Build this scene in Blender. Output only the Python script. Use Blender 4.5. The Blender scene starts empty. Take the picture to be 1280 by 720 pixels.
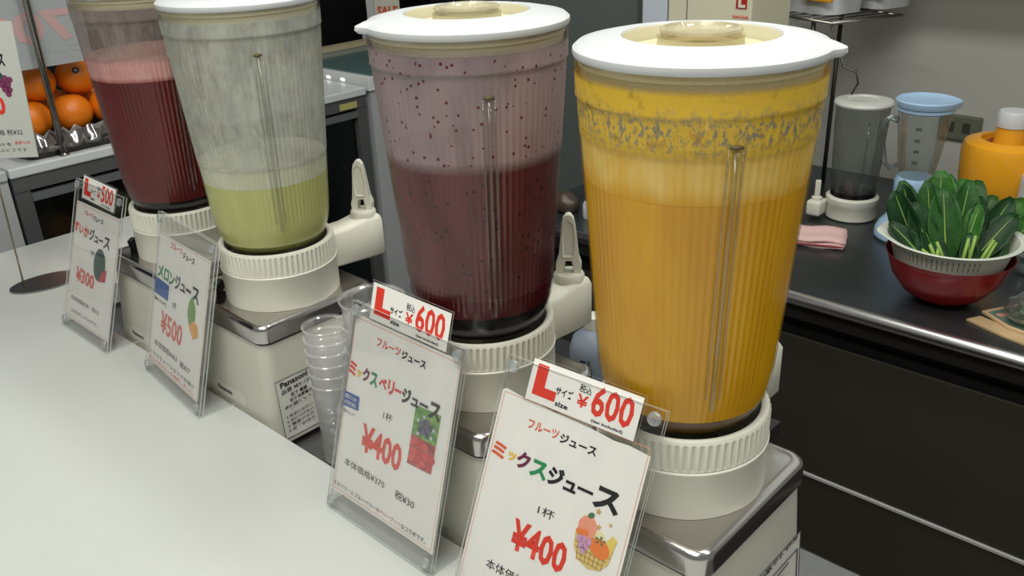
import bpy, bmesh, math, random
from mathutils import Vector, Matrix, Euler
random.seed(7)
S = bpy.context.scene
col = S.collection
PI = math.pi

# ---------------------------------------------------------------- camera
cam_d = bpy.data.cameras.new('camera')
cam = bpy.data.objects.new('camera', cam_d); col.objects.link(cam)
cam_d.sensor_width = 36.0
cam_d.lens = 1120.49 / 1280 * 36.0
cam_d.clip_start = .02
rot = Matrix(((0.73702793, -0.25670862, 0.62521237),
              (0.67485122, 0.33010237, -0.66000625),
              (-0.03695479, 0.90836838, 0.41653479)))
cam.matrix_world = Matrix.Translation((0, 0, 1.55)) @ rot.to_4x4()
S.camera = cam

# ---------------------------------------------------------------- world, lamps, exposure
w = bpy.data.worlds.new('world'); S.world = w; w.use_nodes = True
w.node_tree.nodes['Background'].inputs[0].default_value = (.90, .92, .86, 1)
w.node_tree.nodes['Background'].inputs[1].default_value = .24
def area(name, loc, sx, sy, power, colr=(1, 1, .95), tilt=(0, 0, 0)):
    d = bpy.data.lights.new(name, 'AREA'); d.shape = 'RECTANGLE'; d.size = sx; d.size_y = sy
    d.energy = power; d.color = colr
    o = bpy.data.objects.new(name, d); col.objects.link(o); o.location = loc; o.rotation_euler = tilt
    return o
area('counter_ceiling_light', (-.45, .02, 2.75), 1.4, .25, 24)
area('aisle_ceiling_light', (-.1, 1.05, 2.75), 3.4, .16, 27)
area('customer_side_ceiling_light', (-.15, -.65, 2.75), 1.6, .3, 11)
S.view_settings.view_transform = 'Standard'
S.view_settings.look = 'None'
S.view_settings.gamma = 1
S.view_settings.exposure = 0.0
try:
    S.cycles.transparent_max_bounces = 32
    S.cycles.max_bounces = 8
except Exception: pass

# ---------------------------------------------------------------- helpers
def lin(c):
    return tuple((x/255/12.92 if x/255 <= .04045 else ((x/255+.055)/1.055)**2.4) for x in c) + (1,)
MATS = {}
def mat(name, rgb=(200, 200, 200), rough=.5, metal=0, spec=.5, emit=0, trans=0, coat=0, noise=0, nscale=20, bump=0, bscale=60, stretch=None):
    if name in MATS: return MATS[name]
    m = bpy.data.materials.new(name); m.use_nodes = True; MATS[name] = m
    nt = m.node_tree; b = nt.nodes['Principled BSDF']
    b.inputs['Base Color'].default_value = lin(rgb)
    b.inputs['Roughness'].default_value = rough
    b.inputs['Metallic'].default_value = metal
    b.inputs['Specular IOR Level'].default_value = spec
    b.inputs['Transmission Weight'].default_value = trans
    b.inputs['Coat Weight'].default_value = coat
    if emit:
        b.inputs['Emission Color'].default_value = lin(rgb); b.inputs['Emission Strength'].default_value = emit
    if noise or bump:
        tc = nt.nodes.new('ShaderNodeTexCoord'); mp = nt.nodes.new('ShaderNodeMapping')
        nt.links.new(tc.outputs['Object'], mp.inputs[0])
        if stretch: mp.inputs['Scale'].default_value = stretch
    if noise:
        n = nt.nodes.new('ShaderNodeTexNoise'); n.inputs['Scale'].default_value = nscale; n.inputs['Detail'].default_value = 4
        nt.links.new(mp.outputs[0], n.inputs['Vector'])
        r = nt.nodes.new('ShaderNodeValToRGB')
        a = lin([max(0, x*(1-noise)) for x in rgb]); c2 = lin([min(255, x*(1+noise)) for x in rgb])
        r.color_ramp.elements[0].color = a; r.color_ramp.elements[0].position = .3
        r.color_ramp.elements[1].color = c2; r.color_ramp.elements[1].position = .7
        nt.links.new(n.outputs['Fac'], r.inputs[0]); nt.links.new(r.outputs[0], b.inputs['Base Color'])
    if bump:
        n2 = nt.nodes.new('ShaderNodeTexNoise'); n2.inputs['Scale'].default_value = bscale
        nt.links.new(mp.outputs[0], n2.inputs['Vector'])
        bp = nt.nodes.new('ShaderNodeBump'); bp.inputs['Strength'].default_value = bump; bp.inputs['Distance'].default_value = .002
        nt.links.new(n2.outputs['Fac'], bp.inputs['Height']); nt.links.new(bp.outputs[0], b.inputs['Normal'])
    return m
def clear(name, tint=(240, 245, 243), gloss=.06, rough=.04, edge=.55, milk=0, milkc=(220, 225, 225)):
    """thin clear plastic: straight-through transparency, mirror sheen growing at grazing angles, a little haze"""
    if name in MATS: return MATS[name]
    m = bpy.data.materials.new(name); m.use_nodes = True; MATS[name] = m
    nt = m.node_tree; N = nt.nodes; L = nt.links; N.remove(N['Principled BSDF'])
    out = N['Material Output']
    t = N.new('ShaderNodeBsdfTransparent'); t.inputs[0].default_value = lin(tint)
    g = N.new('ShaderNodeBsdfGlossy'); g.inputs['Roughness'].default_value = rough
    lw = N.new('ShaderNodeLayerWeight'); lw.inputs['Blend'].default_value = .35
    mr = N.new('ShaderNodeMapRange'); mr.inputs['To Min'].default_value = gloss; mr.inputs['To Max'].default_value = edge
    L.new(lw.outputs['Fresnel'], mr.inputs['Value'])
    mx = N.new('ShaderNodeMixShader'); L.new(mr.outputs[0], mx.inputs[0]); L.new(t.outputs[0], mx.inputs[1]); L.new(g.outputs[0], mx.inputs[2])
    last = mx
    if milk:
        d = N.new('ShaderNodeBsdfDiffuse'); d.inputs[0].default_value = lin(milkc)
        m2 = N.new('ShaderNodeMixShader'); m2.inputs[0].default_value = milk
        L.new(mx.outputs[0], m2.inputs[1]); L.new(d.outputs[0], m2.inputs[2]); last = m2
    L.new(last.outputs[0], out.inputs[0])
    return m
def link(name, me, m, parent=None, loc=None, rotz=None):
    o = bpy.data.objects.new(name, me); col.objects.link(o)
    if m is not None and len(me.materials) == 0: me.materials.append(m)
    if parent: o.parent = parent
    if loc is not None: o.location = loc
    if rotz is not None: o.rotation_euler = (0, 0, rotz)
    return o
def tag(o, label, cat, group=None):
    o['label'] = label; o['category'] = cat
    if group: o['group'] = group
    return o
def thing(name, label, cat, loc=(0, 0, 0), rotz=0, group=None, rx=0):
    o = bpy.data.objects.new(name, None); col.objects.link(o); o.empty_display_size = .02
    o.location = loc; o.rotation_euler = (rx, 0, rotz); return tag(o, label, cat, group)
def mesh(bm, smooth=False, bevel=0, seg=2):
    if bevel:
        bmesh.ops.bevel(bm, geom=list(bm.edges), offset=bevel, segments=seg, profile=.5, affect='EDGES', clamp_overlap=True)
    bmesh.ops.recalc_face_normals(bm, faces=bm.faces)
    me = bpy.data.meshes.new('m'); bm.to_mesh(me); bm.free()
    if smooth:
        for p in me.polygons: p.use_smooth = True
    return me
def addbox(bm, x0, x1, y0, y1, z0, z1):
    v = [bm.verts.new(p) for p in ((x0,y0,z0),(x1,y0,z0),(x1,y1,z0),(x0,y1,z0),(x0,y0,z1),(x1,y0,z1),(x1,y1,z1),(x0,y1,z1))]
    for f in ((0,3,2,1),(4,5,6,7),(0,1,5,4),(1,2,6,5),(2,3,7,6),(3,0,4,7)): bm.faces.new([v[i] for i in f])
def box(name, x0, x1, y0, y1, z0, z1, m, parent=None, bevel=0, seg=2):
    bm = bmesh.new(); addbox(bm, x0, x1, y0, y1, z0, z1)
    return link(name, mesh(bm, bevel > 0 and seg > 2, bevel, seg), m, parent)
def struct(name, x0, x1, y0, y1, z0, z1, m, bevel=0):
    o = box(name, x0, x1, y0, y1, z0, z1, m, None, bevel); o['kind'] = 'structure'; return o
def lathe(prof, seg=64, mod=None, smooth=True, cap0=False, cap1=False):
    bm = bmesh.new(); rings = []
    for (r, z) in prof:
        ring = []
        for i in range(seg):
            t = 2*PI*i/seg; rr = r + (mod(t, r, z) if mod else 0)
            ring.append(bm.verts.new((rr*math.cos(t), rr*math.sin(t), z)))
        rings.append(ring)
    for a, b in zip(rings, rings[1:]):
        for i in range(seg):
            j = (i+1) % seg; bm.faces.new((a[i], a[j], b[j], b[i]))
    if cap0: bm.faces.new(rings[0][::-1])
    if cap1: bm.faces.new(rings[-1])
    bmesh.ops.recalc_face_normals(bm, faces=bm.faces)
    me = bpy.data.meshes.new('m'); bm.to_mesh(me); bm.free()
    if smooth:
        for p in me.polygons: p.use_smooth = len(p.vertices) < 5
        try: me.set_sharp_from_angle(angle=math.radians(42))
        except Exception: pass
    return me
def tube(bm, pts, rad, seg=8, cap=True):
    """swept tube along points; rad is a number or a list"""
    pts = [Vector(p) for p in pts]; n = len(pts); R = rad if isinstance(rad, (list, tuple)) else [rad]*n
    rings = []; prev = None
    for i, p in enumerate(pts):
        d = (pts[min(i+1, n-1)] - pts[max(i-1, 0)]).normalized()
        if prev is None: u = d.orthogonal().normalized()
        else: u = (prev - d*prev.dot(d)).normalized()
        prev = u; v = d.cross(u)
        rings.append([bm.verts.new(p + (u*math.cos(2*PI*k/seg) + v*math.sin(2*PI*k/seg))*R[i]) for k in range(seg)])
    for a, b in zip(rings, rings[1:]):
        for i in range(seg):
            j = (i+1) % seg; bm.faces.new((a[i], a[j], b[j], b[i]))
    if cap: bm.faces.new(rings[0][::-1]); bm.faces.new(rings[-1])
def tubeobj(name, pts, rad, m, parent=None, seg=8):
    bm = bmesh.new(); tube(bm, pts, rad, seg); return link(name, mesh(bm, True), m, parent)
def prism(outline, z0, z1, bevel=0, seg=2, top=None, smooth=False):
    """outline [(x,y)] extruded from z0 to z1 (top: another outline for the upper face)"""
    bm = bmesh.new(); top = top or outline
    a = [bm.verts.new((x, y, z0)) for x, y in outline]; b = [bm.verts.new((x, y, z1)) for x, y in top]
    bm.faces.new(a[::-1]); bm.faces.new(b); n = len(a)
    for i in range(n): bm.faces.new((a[i], a[(i+1) % n], b[(i+1) % n], b[i]))
    if bevel:
        e = [e for e in bm.edges if e.verts[0] in b and e.verts[1] in b]
        bmesh.ops.bevel(bm, geom=e, offset=bevel, segments=seg, profile=.5, affect='EDGES')
    return mesh(bm, smooth)
def loft(loops, cap=True, flatsides=False):
    bm = bmesh.new(); R = [[bm.verts.new((x, y, z)) for x, y in o] for o, z in loops]; n = len(R[0])
    for a, b in zip(R, R[1:]):
        for i in range(n): bm.faces.new((a[i], a[(i+1) % n], b[(i+1) % n], b[i]))
    if cap: bm.faces.new(R[0][::-1]); bm.faces.new(R[-1])
    me = mesh(bm, True)
    try: me.set_sharp_from_angle(angle=math.radians(50))
    except Exception: pass
    return me
def rrect(x0, x1, y0, y1, r, n=6):
    o = []
    for cx, cy, a in ((x1-r, y1-r, 0), (x0+r, y1-r, PI/2), (x0+r, y0+r, PI), (x1-r, y0+r, 1.5*PI)):
        for k in range(n+1):
            t = a + PI/2*k/n; o.append((cx+r*math.cos(t), cy+r*math.sin(t)))
    return o

# ---- lettering: real text outlines, fitted to a box on the local XZ plane (facing -Y)
def lettering(string, u0, u1, v0, v1, m, parent, y=0, bold=.02, shear=0, name='lettering', rotz=None, thick=.0001, mirror=False):
    c = bpy.data.curves.new('t', 'FONT'); c.body = string; c.size = 1; c.offset = bold; c.shear = shear
    c.resolution_u = 2
    t = bpy.data.objects.new('t', c); me = bpy.data.meshes.new_from_object(t)
    bpy.data.objects.remove(t); bpy.data.curves.remove(c)
    if len(me.vertices) == 0: return None
    xs = [v.co.x for v in me.vertices]; ys = [v.co.y for v in me.vertices]
    x0, x1, y0, y1 = min(xs), max(xs), min(ys), max(ys)
    for v in me.vertices:
        a = (v.co.x-x0)/max(1e-6, x1-x0); b = (v.co.y-y0)/max(1e-6, y1-y0)
        if mirror: a = 1-a
        v.co = (u0 + a*(u1-u0), y, v0 + b*(v1-v0))
    me.update(); me.materials.clear(); me.materials.append(m)
    return link(name, me, m, parent)
def flat(name, pts, m, parent, y=0):
    bm = bmesh.new(); bm.faces.new([bm.verts.new((u, y, v)) for u, v in pts]); return link(name, mesh(bm), m, parent)

# ---------------------------------------------------------------- materials
white_counter = mat('white_laminate', (198, 200, 195), .2, noise=.012, nscale=3)
white_pl = mat('white_plastic', (222, 220, 204), .38)
lid_white = mat('lid_white_plastic', (206, 209, 209), .35)
ivory_body = mat('ivory_enamel', (206, 204, 190), .32, noise=.015, nscale=8)
chrome = mat('worn_chrome', (196, 192, 190), .2, 1, bump=.08, bscale=30)
steel = mat('brushed_steel', (150, 150, 152), .28, 1, bump=.12, bscale=40, stretch=(1, 14, 1))
steel_dk = mat('counter_steel', (90, 96, 98), .3, .85, noise=.12, nscale=5, bump=.1, bscale=30)
black = mat('black_rubber', (18, 17, 18), .45)
black_wall_m = mat('black_wall', (16, 17, 19), .5, noise=.1, nscale=3)
paper = mat('white_paper', (243, 241, 234), .6, noise=.015, nscale=25)
ink = mat('black_ink', (22, 18, 24), .6)
grey_ink = mat('grey_ink', (84, 82, 88), .6)
red_ink = mat('red_ink', (226, 58, 38), .55)
pink_ink = mat('pale_red_ink', (222, 96, 84), .6)
orange_ink = mat('orange_ink', (226, 98, 52), .6)
yellow_ink = mat('yellow_ink', (238, 196, 58), .6)
maroon_ink = mat('maroon_ink', (112, 26, 66), .6)
green_ink = mat('green_ink', (32, 142, 84), .6)
blue_ink = mat('blue_ink', (42, 84, 158), .6)
border_ink = mat('border_ink', (232, 158, 116), .6)
acrylic = clear('clear_acrylic', (254, 254, 254), .012, .03, .22)
acrylic_edge = clear('acrylic_edge', (235, 240, 238), .12, .15, .4, milk=.5, milkc=(232, 236, 232))
cup_pl = clear('clear_cup_plastic', (253, 253, 253), .03, .10, .5, milk=.16, milkc=(250, 250, 248))
clear_lid = clear('clear_lid_plastic', (250, 249, 240), .04, .06, .4, milk=.22, milkc=(226, 220, 196))
glass = clear('clear_glass', (242, 246, 245), .05, .04, .6)

# ---------------------------------------------------------------- room shell
floor_m = mat('grey_floor', (110, 106, 100), .5, noise=.05, nscale=4)
wall_m = mat('warm_grey_wall', (214, 214, 206), .65, noise=.02, nscale=2)
struct('floor', -3.3, 1.6, -2.2, 3.3, -.05, 0, floor_m)
struct('wall_back', -1.7, 1.6, 2.15, 2.25, 0, 2.9, wall_m)
struct('wall_partition', -1.75, -1.335, 1.9, 2.15, 0, 2.9, mat('partition_grey', (92, 100, 96), .6, noise=.03, nscale=3))
struct('wall_far', -3.3, -1.7, 3.2, 3.3, 0, 2.9, black_wall_m)
struct('wall_left', -3.3, -3.2, -2.2, 3.2, 0, 2.9, black_wall_m)

# wall cupboard above the frame: it shades the upper wall as in the photograph
t = thing('wall_cupboard', 'white wall cupboard hung above the steel work counter', 'cupboard', (0, 0, 0))
box('body', -1.0, 1.0, 1.78, 2.148, 1.47, 2.1, white_pl, t)
for i in range(3): box('door', -.995+i*.665, -.335+i*.665, 1.765, 1.779, 1.475, 2.095, lid_white, t, .003)

# ---------------------------------------------------------------- white serving counter
t = thing('serving_counter', 'wide white serving counter the price signs stand on', 'counter')
box('worktop', -1.9, 1.2, -1.0, .503, .865, .902, white_counter, t)
box('front_panel', -1.88, 1.18, -.98, -.94, 0, .865, white_counter, t)
box('inner_panel', -1.56, 1.18, .455, .485, 0, .865, white_counter, t)
t = thing('steel_shelf', 'low steel shelf the juice blenders stand on behind the white counter', 'shelf')
box('shelf_top', -1.558, -.22, .486, .785, .84, .86, steel, t, .006)
box('rear_panel', -1.558, -.24, .76, .775, 0, .84, mat('dark_panel', (36, 34, 32), .5), t)
box('bottle_ledge', -1.0, -.45, .787, 1.0, .84, .858, mat('dark_ledge', (40, 40, 42), .4), t)
box('ledge_bracket', -.98, -.95, .776, .98, 0, .84, MATS['dark_ledge'], t)
box('ledge_bracket', -.5, -.47, .776, .98, 0, .84, MATS['dark_ledge'], t)

t = thing('end_counter', 'short white end piece of the serving counter beside the farthest blender', 'counter')
box('worktop', -1.9, -1.56, .50302, .80, .865, .902, white_counter, t, .0)
box('cabinet_body', -1.88, -1.575, .51, .79, 0, .865, white_counter, t)
# ---------------------------------------------------------------- jar materials
def jar_mat(name, residue, res2, cover, wet, specks=None, band=None, scl=26, top=(1.40, 1.416), level=1.2, zfade=None, soft=.12, vs=.38, mottle=False):
    """clear ribbed wall with a film of juice left on it; cover = threshold of the film, zfade = (z0,z1,extra film below)"""
    m = bpy.data.materials.new(name); m.use_nodes = True
    nt = m.node_tree; N = nt.nodes; L = nt.links; P = N['Principled BSDF']; out = N['Material Output']
    tc = N.new('ShaderNodeTexCoord'); sp = N.new('ShaderNodeSeparateXYZ'); L.new(tc.outputs['Object'], sp.inputs[0])
    mp = N.new('ShaderNodeMapping'); mp.inputs['Scale'].default_value = (1, 1, vs); L.new(tc.outputs['Object'], mp.inputs[0])
    n = N.new('ShaderNodeTexNoise'); n.inputs['Scale'].default_value = scl; n.inputs['Detail'].default_value = 5; n.inputs['Roughness'].default_value = .65
    L.new(mp.outputs[0], n.inputs['Vector'])
    def math_(op, a, b=None, clampv=False):
        x = N.new('ShaderNodeMath'); x.operation = op; x.use_clamp = clampv
        for i, q in enumerate((a, b)):
            if q is None: continue
            if isinstance(q, (int, float)): x.inputs[i].default_value = q
            else: L.new(q, x.inputs[i])
        return x.outputs[0]
    def ramp(v, a, b, lo=0, hi=1):
        x = N.new('ShaderNodeMapRange'); L.new(v, x.inputs['Value'])
        x.inputs['From Min'].default_value = a; x.inputs['From Max'].default_value = b
        x.inputs['To Min'].default_value = lo; x.inputs['To Max'].default_value = hi; return x.outputs[0]
    z = sp.outputs['Z']
    film = math_('MULTIPLY', ramp(n.outputs['Fac'], cover-soft, cover+soft, wet[0], wet[1]), ramp(z, level-.006, level+.006, .0, 1))
    keep = None
    if band:      # heavy smear under the lid
        smear = math_('MULTIPLY', ramp(z, 1.391, 1.398), ramp(z, 1.414, 1.410))
        film = math_('MULTIPLY', film, ramp(z, 1.415, 1.409, .12, 1))
        film = math_('MAXIMUM', film, math_('MULTIPLY', math_('MULTIPLY', smear, band), ramp(n.outputs['Fac'], .30, .45, .55, 1)))
    if zfade:
        film = math_('MAXIMUM', film, math_('MULTIPLY', ramp(z, zfade[0], zfade[1], zfade[2], 0), ramp(z, level-.004, level+.002)))
    # colour of the film
    mixc = N.new('ShaderNodeMix'); mixc.data_type = 'RGBA'
    n3 = N.new('ShaderNodeTexNoise'); n3.inputs['Scale'].default_value = scl*.6; L.new(mp.outputs[0], n3.inputs['Vector'])
    mf = ramp(n3.outputs['Fac'], .38, .62)
    if mottle:
        n3.inputs['Scale'].default_value = 260; n3.inputs['Detail'].default_value = 6; n3.inputs['Roughness'].default_value = .7
        mf = math_('MULTIPLY', math_('MULTIPLY', ramp(n3.outputs['Fac'], .50, .56), ramp(z, 1.404, 1.388)), ramp(z, 1.358, 1.380))
    L.new(mf, mixc.inputs[0])
    mixc.inputs[6].default_value = lin(residue); mixc.inputs[7].default_value = lin(res2)
    colr = mixc.outputs[2]
    if specks:
        v = N.new('ShaderNodeTexVoronoi'); v.inputs['Scale'].default_value = specks[1]; L.new(tc.outputs['Object'], v.inputs['Vector'])
        cr = N.new('ShaderNodeSeparateColor'); L.new(v.outputs['Color'], cr.inputs[0])
        pick = math_('LESS_THAN', cr.outputs[0], specks[2])
        near = math_('LESS_THAN', v.outputs['Distance'], specks[3])
        s = math_('MULTIPLY', math_('MULTIPLY', math_('MULTIPLY', pick, near), ramp(z, level-.006, level+.004)), ramp(z, 1.412, 1.408))
        mx = N.new('ShaderNodeMix'); mx.data_type = 'RGBA'; L.new(s, mx.inputs[0]); L.new(colr, mx.inputs[6]); mx.inputs[7].default_value = lin(specks[0])
        colr = mx.outputs[2]; film = math_('MAXIMUM', film, math_('MULTIPLY', s, .95))
    L.new(colr, P.inputs['Base Color']); P.inputs['Roughness'].default_value = .35
    bp = N.new('ShaderNodeBump'); bp.inputs['Strength'].default_value = .5; bp.inputs['Distance'].default_value = .0015
    L.new(n.outputs['Fac'], bp.inputs['Height'])
    T = N.new('ShaderNodeBsdfTransparent'); T.inputs[0].default_value = (.96, .965, .96, 1)
    G = N.new('ShaderNodeBsdfGlossy'); G.inputs['Roughness'].default_value = .12; L.new(bp.outputs[0], G.inputs['Normal'])
    lw = N.new('ShaderNodeLayerWeight'); lw.inputs['Blend'].default_value = .3; L.new(bp.outputs[0], lw.inputs['Normal'])
    g = ramp(lw.outputs['Fresnel'], 0, 1, .012, .28)
    m1 = N.new('ShaderNodeMixShader'); L.new(g, m1.inputs[0]); L.new(T.outputs[0], m1.inputs[1]); L.new(G.outputs[0], m1.inputs[2])
    m2 = N.new('ShaderNodeMixShader'); L.new(film, m2.inputs[0]); L.new(m1.outputs[0], m2.inputs[1]); L.new(P.outputs[0], m2.inputs[2])
    L.new(m2.outputs[0], out.inputs[0])
    return m
def juice_mat(name, c1, c2, rough=.22, scl=30, stretch=.25, fleck=None, grad=None):
    m = bpy.data.materials.new(name); m.use_nodes = True
    nt = m.node_tree; N = nt.nodes; L = nt.links; P = N['Principled BSDF']
    tc = N.new('ShaderNodeTexCoord'); mp = N.new('ShaderNodeMapping'); mp.inputs['Scale'].default_value = (1, 1, stretch); L.new(tc.outputs['Object'], mp.inputs[0])
    n = N.new('ShaderNodeTexNoise'); n.inputs['Scale'].default_value = scl; n.inputs['Detail'].default_value = 5; L.new(mp.outputs[0], n.inputs['Vector'])
    r = N.new('ShaderNodeValToRGB'); r.color_ramp.elements[0].position = .35; r.color_ramp.elements[1].position = .65
    r.color_ramp.elements[0].color = lin(c1); r.color_ramp.elements[1].color = lin(c2); L.new(n.outputs['Fac'], r.inputs[0])
    cc = r.outputs[0]
    if fleck:
        v = N.new('ShaderNodeTexVoronoi'); v.inputs['Scale'].default_value = fleck[1]; L.new(tc.outputs['Object'], v.inputs['Vector'])
        sc = N.new('ShaderNodeSeparateColor'); L.new(v.outputs['Color'], sc.inputs[0])
        a = N.new('ShaderNodeMath'); a.operation = 'LESS_THAN'; a.inputs[1].default_value = fleck[2]; L.new(sc.outputs[0], a.inputs[0])
        b = N.new('ShaderNodeMath'); b.operation = 'LESS_THAN'; b.inputs[1].default_value = fleck[3]; L.new(v.outputs['Distance'], b.inputs[0])
        c = N.new('ShaderNodeMath'); c.operation = 'MULTIPLY'; L.new(a.outputs[0], c.inputs[0]); L.new(b.outputs[0], c.inputs[1])
        mx = N.new('ShaderNodeMix'); mx.data_type = 'RGBA'; L.new(c.outputs[0], mx.inputs[0]); L.new(cc, mx.inputs[6]); mx.inputs[7].default_value = lin(fleck[0]); cc = mx.outputs[2]
    if grad:   # juice colour rising into the foam, uneven edge
        sp = N.new('ShaderNodeSeparateXYZ'); L.new(tc.outputs['Object'], sp.inputs[0])
        ad = N.new('ShaderNodeMath'); ad.operation = 'MULTIPLY_ADD'; L.new(n.outputs['Fac'], ad.inputs[0]); ad.inputs[1].default_value = grad[3]; L.new(sp.outputs['Z'], ad.inputs[2])
        mr = N.new('ShaderNodeMapRange'); L.new(ad.outputs[0], mr.inputs['Value']); mr.inputs['From Min'].default_value = grad[0]+grad[3]*.5; mr.inputs['From Max'].default_value = grad[1]+grad[3]*.5
        mx = N.new('ShaderNodeMix'); mx.data_type = 'RGBA'; L.new(mr.outputs[0], mx.inputs[0]); mx.inputs[6].default_value = lin(grad[2]); L.new(cc, mx.inputs[7]); cc = mx.outputs[2]
    L.new(cc, P.inputs['Base Color']); P.inputs['Roughness'].default_value = rough
    return m

# ---------------------------------------------------------------- juice blenders
NR = 84
def jar_r(z):     # outer radius of the jar wall at world height z
    if z > 1.393: return .0955 + (z-1.393)*.02
    if z > 1.157: return .0765 + (.0943-.0765)*(z-1.157)/(1.393-1.157)
    k = (1.157-z)/(1.157-1.118)
    return .0765 - .0115*k*k
def rib(t, r, z, amp=.00028):
    if z > 1.388 or z < 1.152: return 0
    return amp*(1 if math.cos(NR*t) > 0 else -1)*min(1, (1.388-z)/.006, (z-1.152)/.006)*min(1, abs(math.cos(NR*t))*1.6)
SEG = NR*5
JB = 1.118
def lid_mesh(spout):
    def mod(t, r, z):
        if r < .09: return 0
        d = (t - spout + PI) % (2*PI) - PI
        return .0085*math.exp(-(abs(d)/.11)**3)*max(0, (r-.09)/.0075)
    prof = [(.0925, 1.424), (.0965, 1.4235), (.0978, 1.426), (.0975, 1.4295), (.094, 1.4325), (.082, 1.435), (.0645, 1.4375), (.0605, 1.4375), (.0590, 1.4355), (.0585, 1.428)]
    me = lathe(prof, 160, mod); return me
def juice_blender(x, y, label, jm, layers, spout, ribang, armang=87, with_label=None, dirt=False, bodyrot=0):
    t = thing('juice_blender', label, 'blender', (x, y, .8602), 0)
    inv = Vector((x, y, .8602))
    def L(o, dz=0): o.location = (0, 0, -.8602+dz); return o
    # motor base: flared enamel body and chrome top plate
    b0 = rrect(-.092, .092, -.107, .102, .02); b1 = rrect(-.083, .083, -.094, .09, .016)
    L(link('motor_body', loft([(b0, .866), (b1, 1.0125)]), ivory_body, t))
    L(link('base_foot', prism(rrect(-.088, .088, -.103, .098, .02), .8605, .8672), mat('dark_gasket', (52, 48, 44), .6), t))
    L(link('gasket', prism(rrect(-.0838, .0838, -.0948, .0908, .016), 1.0115, 1.0145), black, t))
    q = lambda d: rrect(-.0865+d, .0865-d, -.0975+d, .0935-d, .018-d*.6, 8)
    L(link('chrome_plate', loft([(q(.0012), 1.0145), (q(0), 1.0155), (q(0), 1.0325), (q(.0006), 1.0350), (q(.0022), 1.0376), (q(.0046), 1.0392), (q(.0075), 1.0397), (q(.010), 1.0391), (q(.0125), 1.0387), (q(.03), 1.0387)]), chrome, t))
    # locking collar with fluted grip ring
    def grip(tt, r, z):
        return .0010*(1 if math.cos(68*tt) > 0 else -1)*min(1, abs(math.cos(68*tt))*2) if 1.0895 < z < 1.1145 else 0
    L(link('collar', lathe([(.068, 1.0390), (.0772, 1.0390), (.0775, 1.046), (.0776, 1.083), (.0784, 1.0842), (.0784, 1.0862), (.0772, 1.0875)], 96), white_pl, t))
    L(link('grip_ring', lathe([(.0770, 1.0878), (.0766, 1.0896), (.0766, 1.090), (.0768, 1.114), (.0768, 1.1148), (.0758, 1.1175), (.0725, 1.1182), (.069, 1.1165), (.067, 1.108)], 68*4, grip), white_pl, t))
    # tap arm towards the staff side, with its upright lever
    arm = bpy.data.objects.new('tap_arm', None)
    a = math.radians(armang); ca, sa = math.cos(a), math.sin(a)
    bm = bmesh.new()
    secs = [(.066, 1.055, 1.108, .021), (.1, 1.055, 1.110, .021), (.128, 1.055, 1.1165, .0215), (.150, 1.0555, 1.1165, .0215)]
    rings = []
    for d, z0, z1, hw in secs:
        pr = [(-hw, z0+.004), (-hw+.004, z0), (hw-.004, z0), (hw, z0+.004), (hw, z1-.006), (hw-.006, z1), (-hw+.006, z1), (-hw, z1-.006)]
        rings.append([bm.verts.new((d*ca - q*sa, d*sa + q*ca, zz)) for q, zz in pr])
    d, hw = .1545, .017
    rings.append([bm.verts.new(((d)*ca - q*sa, d*sa + q*ca, zz)) for q, zz in [(-hw, 1.063), (-hw+.003, 1.060), (hw-.003, 1.060), (hw, 1.063), (hw, 1.107), (hw-.005, 1.112), (-hw+.005, 1.112), (-hw, 1.107)]])
    for A, B in zip(rings, rings[1:]):
        for i in range(8): bm.faces.new((A[i], A[(i+1) % 8], B[(i+1) % 8], B[i]))
    bm.faces.new(rings[0][::-1]); bm.faces.new(rings[-1])
    me = mesh(bm, True)
    try: me.set_sharp_from_angle(angle=math.radians(50))
    except Exception: pass
    armo = L(link('tap_arm', me, white_pl, t))
    bm = bmesh.new()
    # round boss the lever sits in
    bo = lathe([(.018, 1.112), (.0185, 1.121), (.0165, 1.124), (.012, 1.1245)], 32, cap1=True)
    boss = link('tap_boss', bo, white_pl, armo); boss.location = (.134*ca, .134*sa, 0)
    # lever: two cheeks at the foot rising into a tapered paddle with a hollow face
    out = [(-.0145, 0), (-.0150, .010), (-.0118, .020), (-.0098, .040), (-.0082, .058), (-.0062, .068), (-.0030, .0725), (0, .0735), (.0030, .0725), (.0062, .068), (.0082, .058), (.0098, .040), (.0118, .020), (.0150, .010), (.0145, 0), (.006, 0), (.006, .012), (.0035, .0165), (-.0035, .0165), (-.006, .012), (-.006, 0)]
    f = [bm.verts.new((q, -.0055, zz)) for q, zz in out]; g = [bm.verts.new((q, .0055 if zz > .03 else .0095, zz)) for q, zz in out]
    nn = len(out); F1 = bm.faces.new(f); F2 = bm.faces.new(g[::-1])
    for i in range(nn): bm.faces.new((f[i], g[i], g[(i+1) % nn], f[(i+1) % nn]))
    bmesh.ops.triangulate(bm, faces=[F1, F2])
    me = mesh(bm)
    lev = link('tap_lever', me, white_pl, armo); lev.location = (.134*ca, .134*sa, 1.1235); lev.rotation_euler = (0, 0, math.radians(38))
    bm = bmesh.new()
    q = [(-.0052, .024), (-.0060, .045), (-.0048, .060), (0, .0655), (.0048, .060), (.0060, .045), (.0052, .024)]
    A = [bm.verts.new((u, -.0056, v)) for u, v in q]; B = [bm.verts.new((u*.7, -.0045+.0035, .044+(v-.044)*.85)) for u, v in q]
    # raised rim round the hollow
    A2 = [bm.verts.new((u*1.28, -.0072, .044+(v-.044)*1.13)) for u, v in q]
    n7 = len(q)
    for i in range(n7):
        j = (i+1) % n7; bm.faces.new((A2[i], A2[j], A[j], A[i])); bm.faces.new((A[i], A[j], B[j], B[i]))
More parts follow.
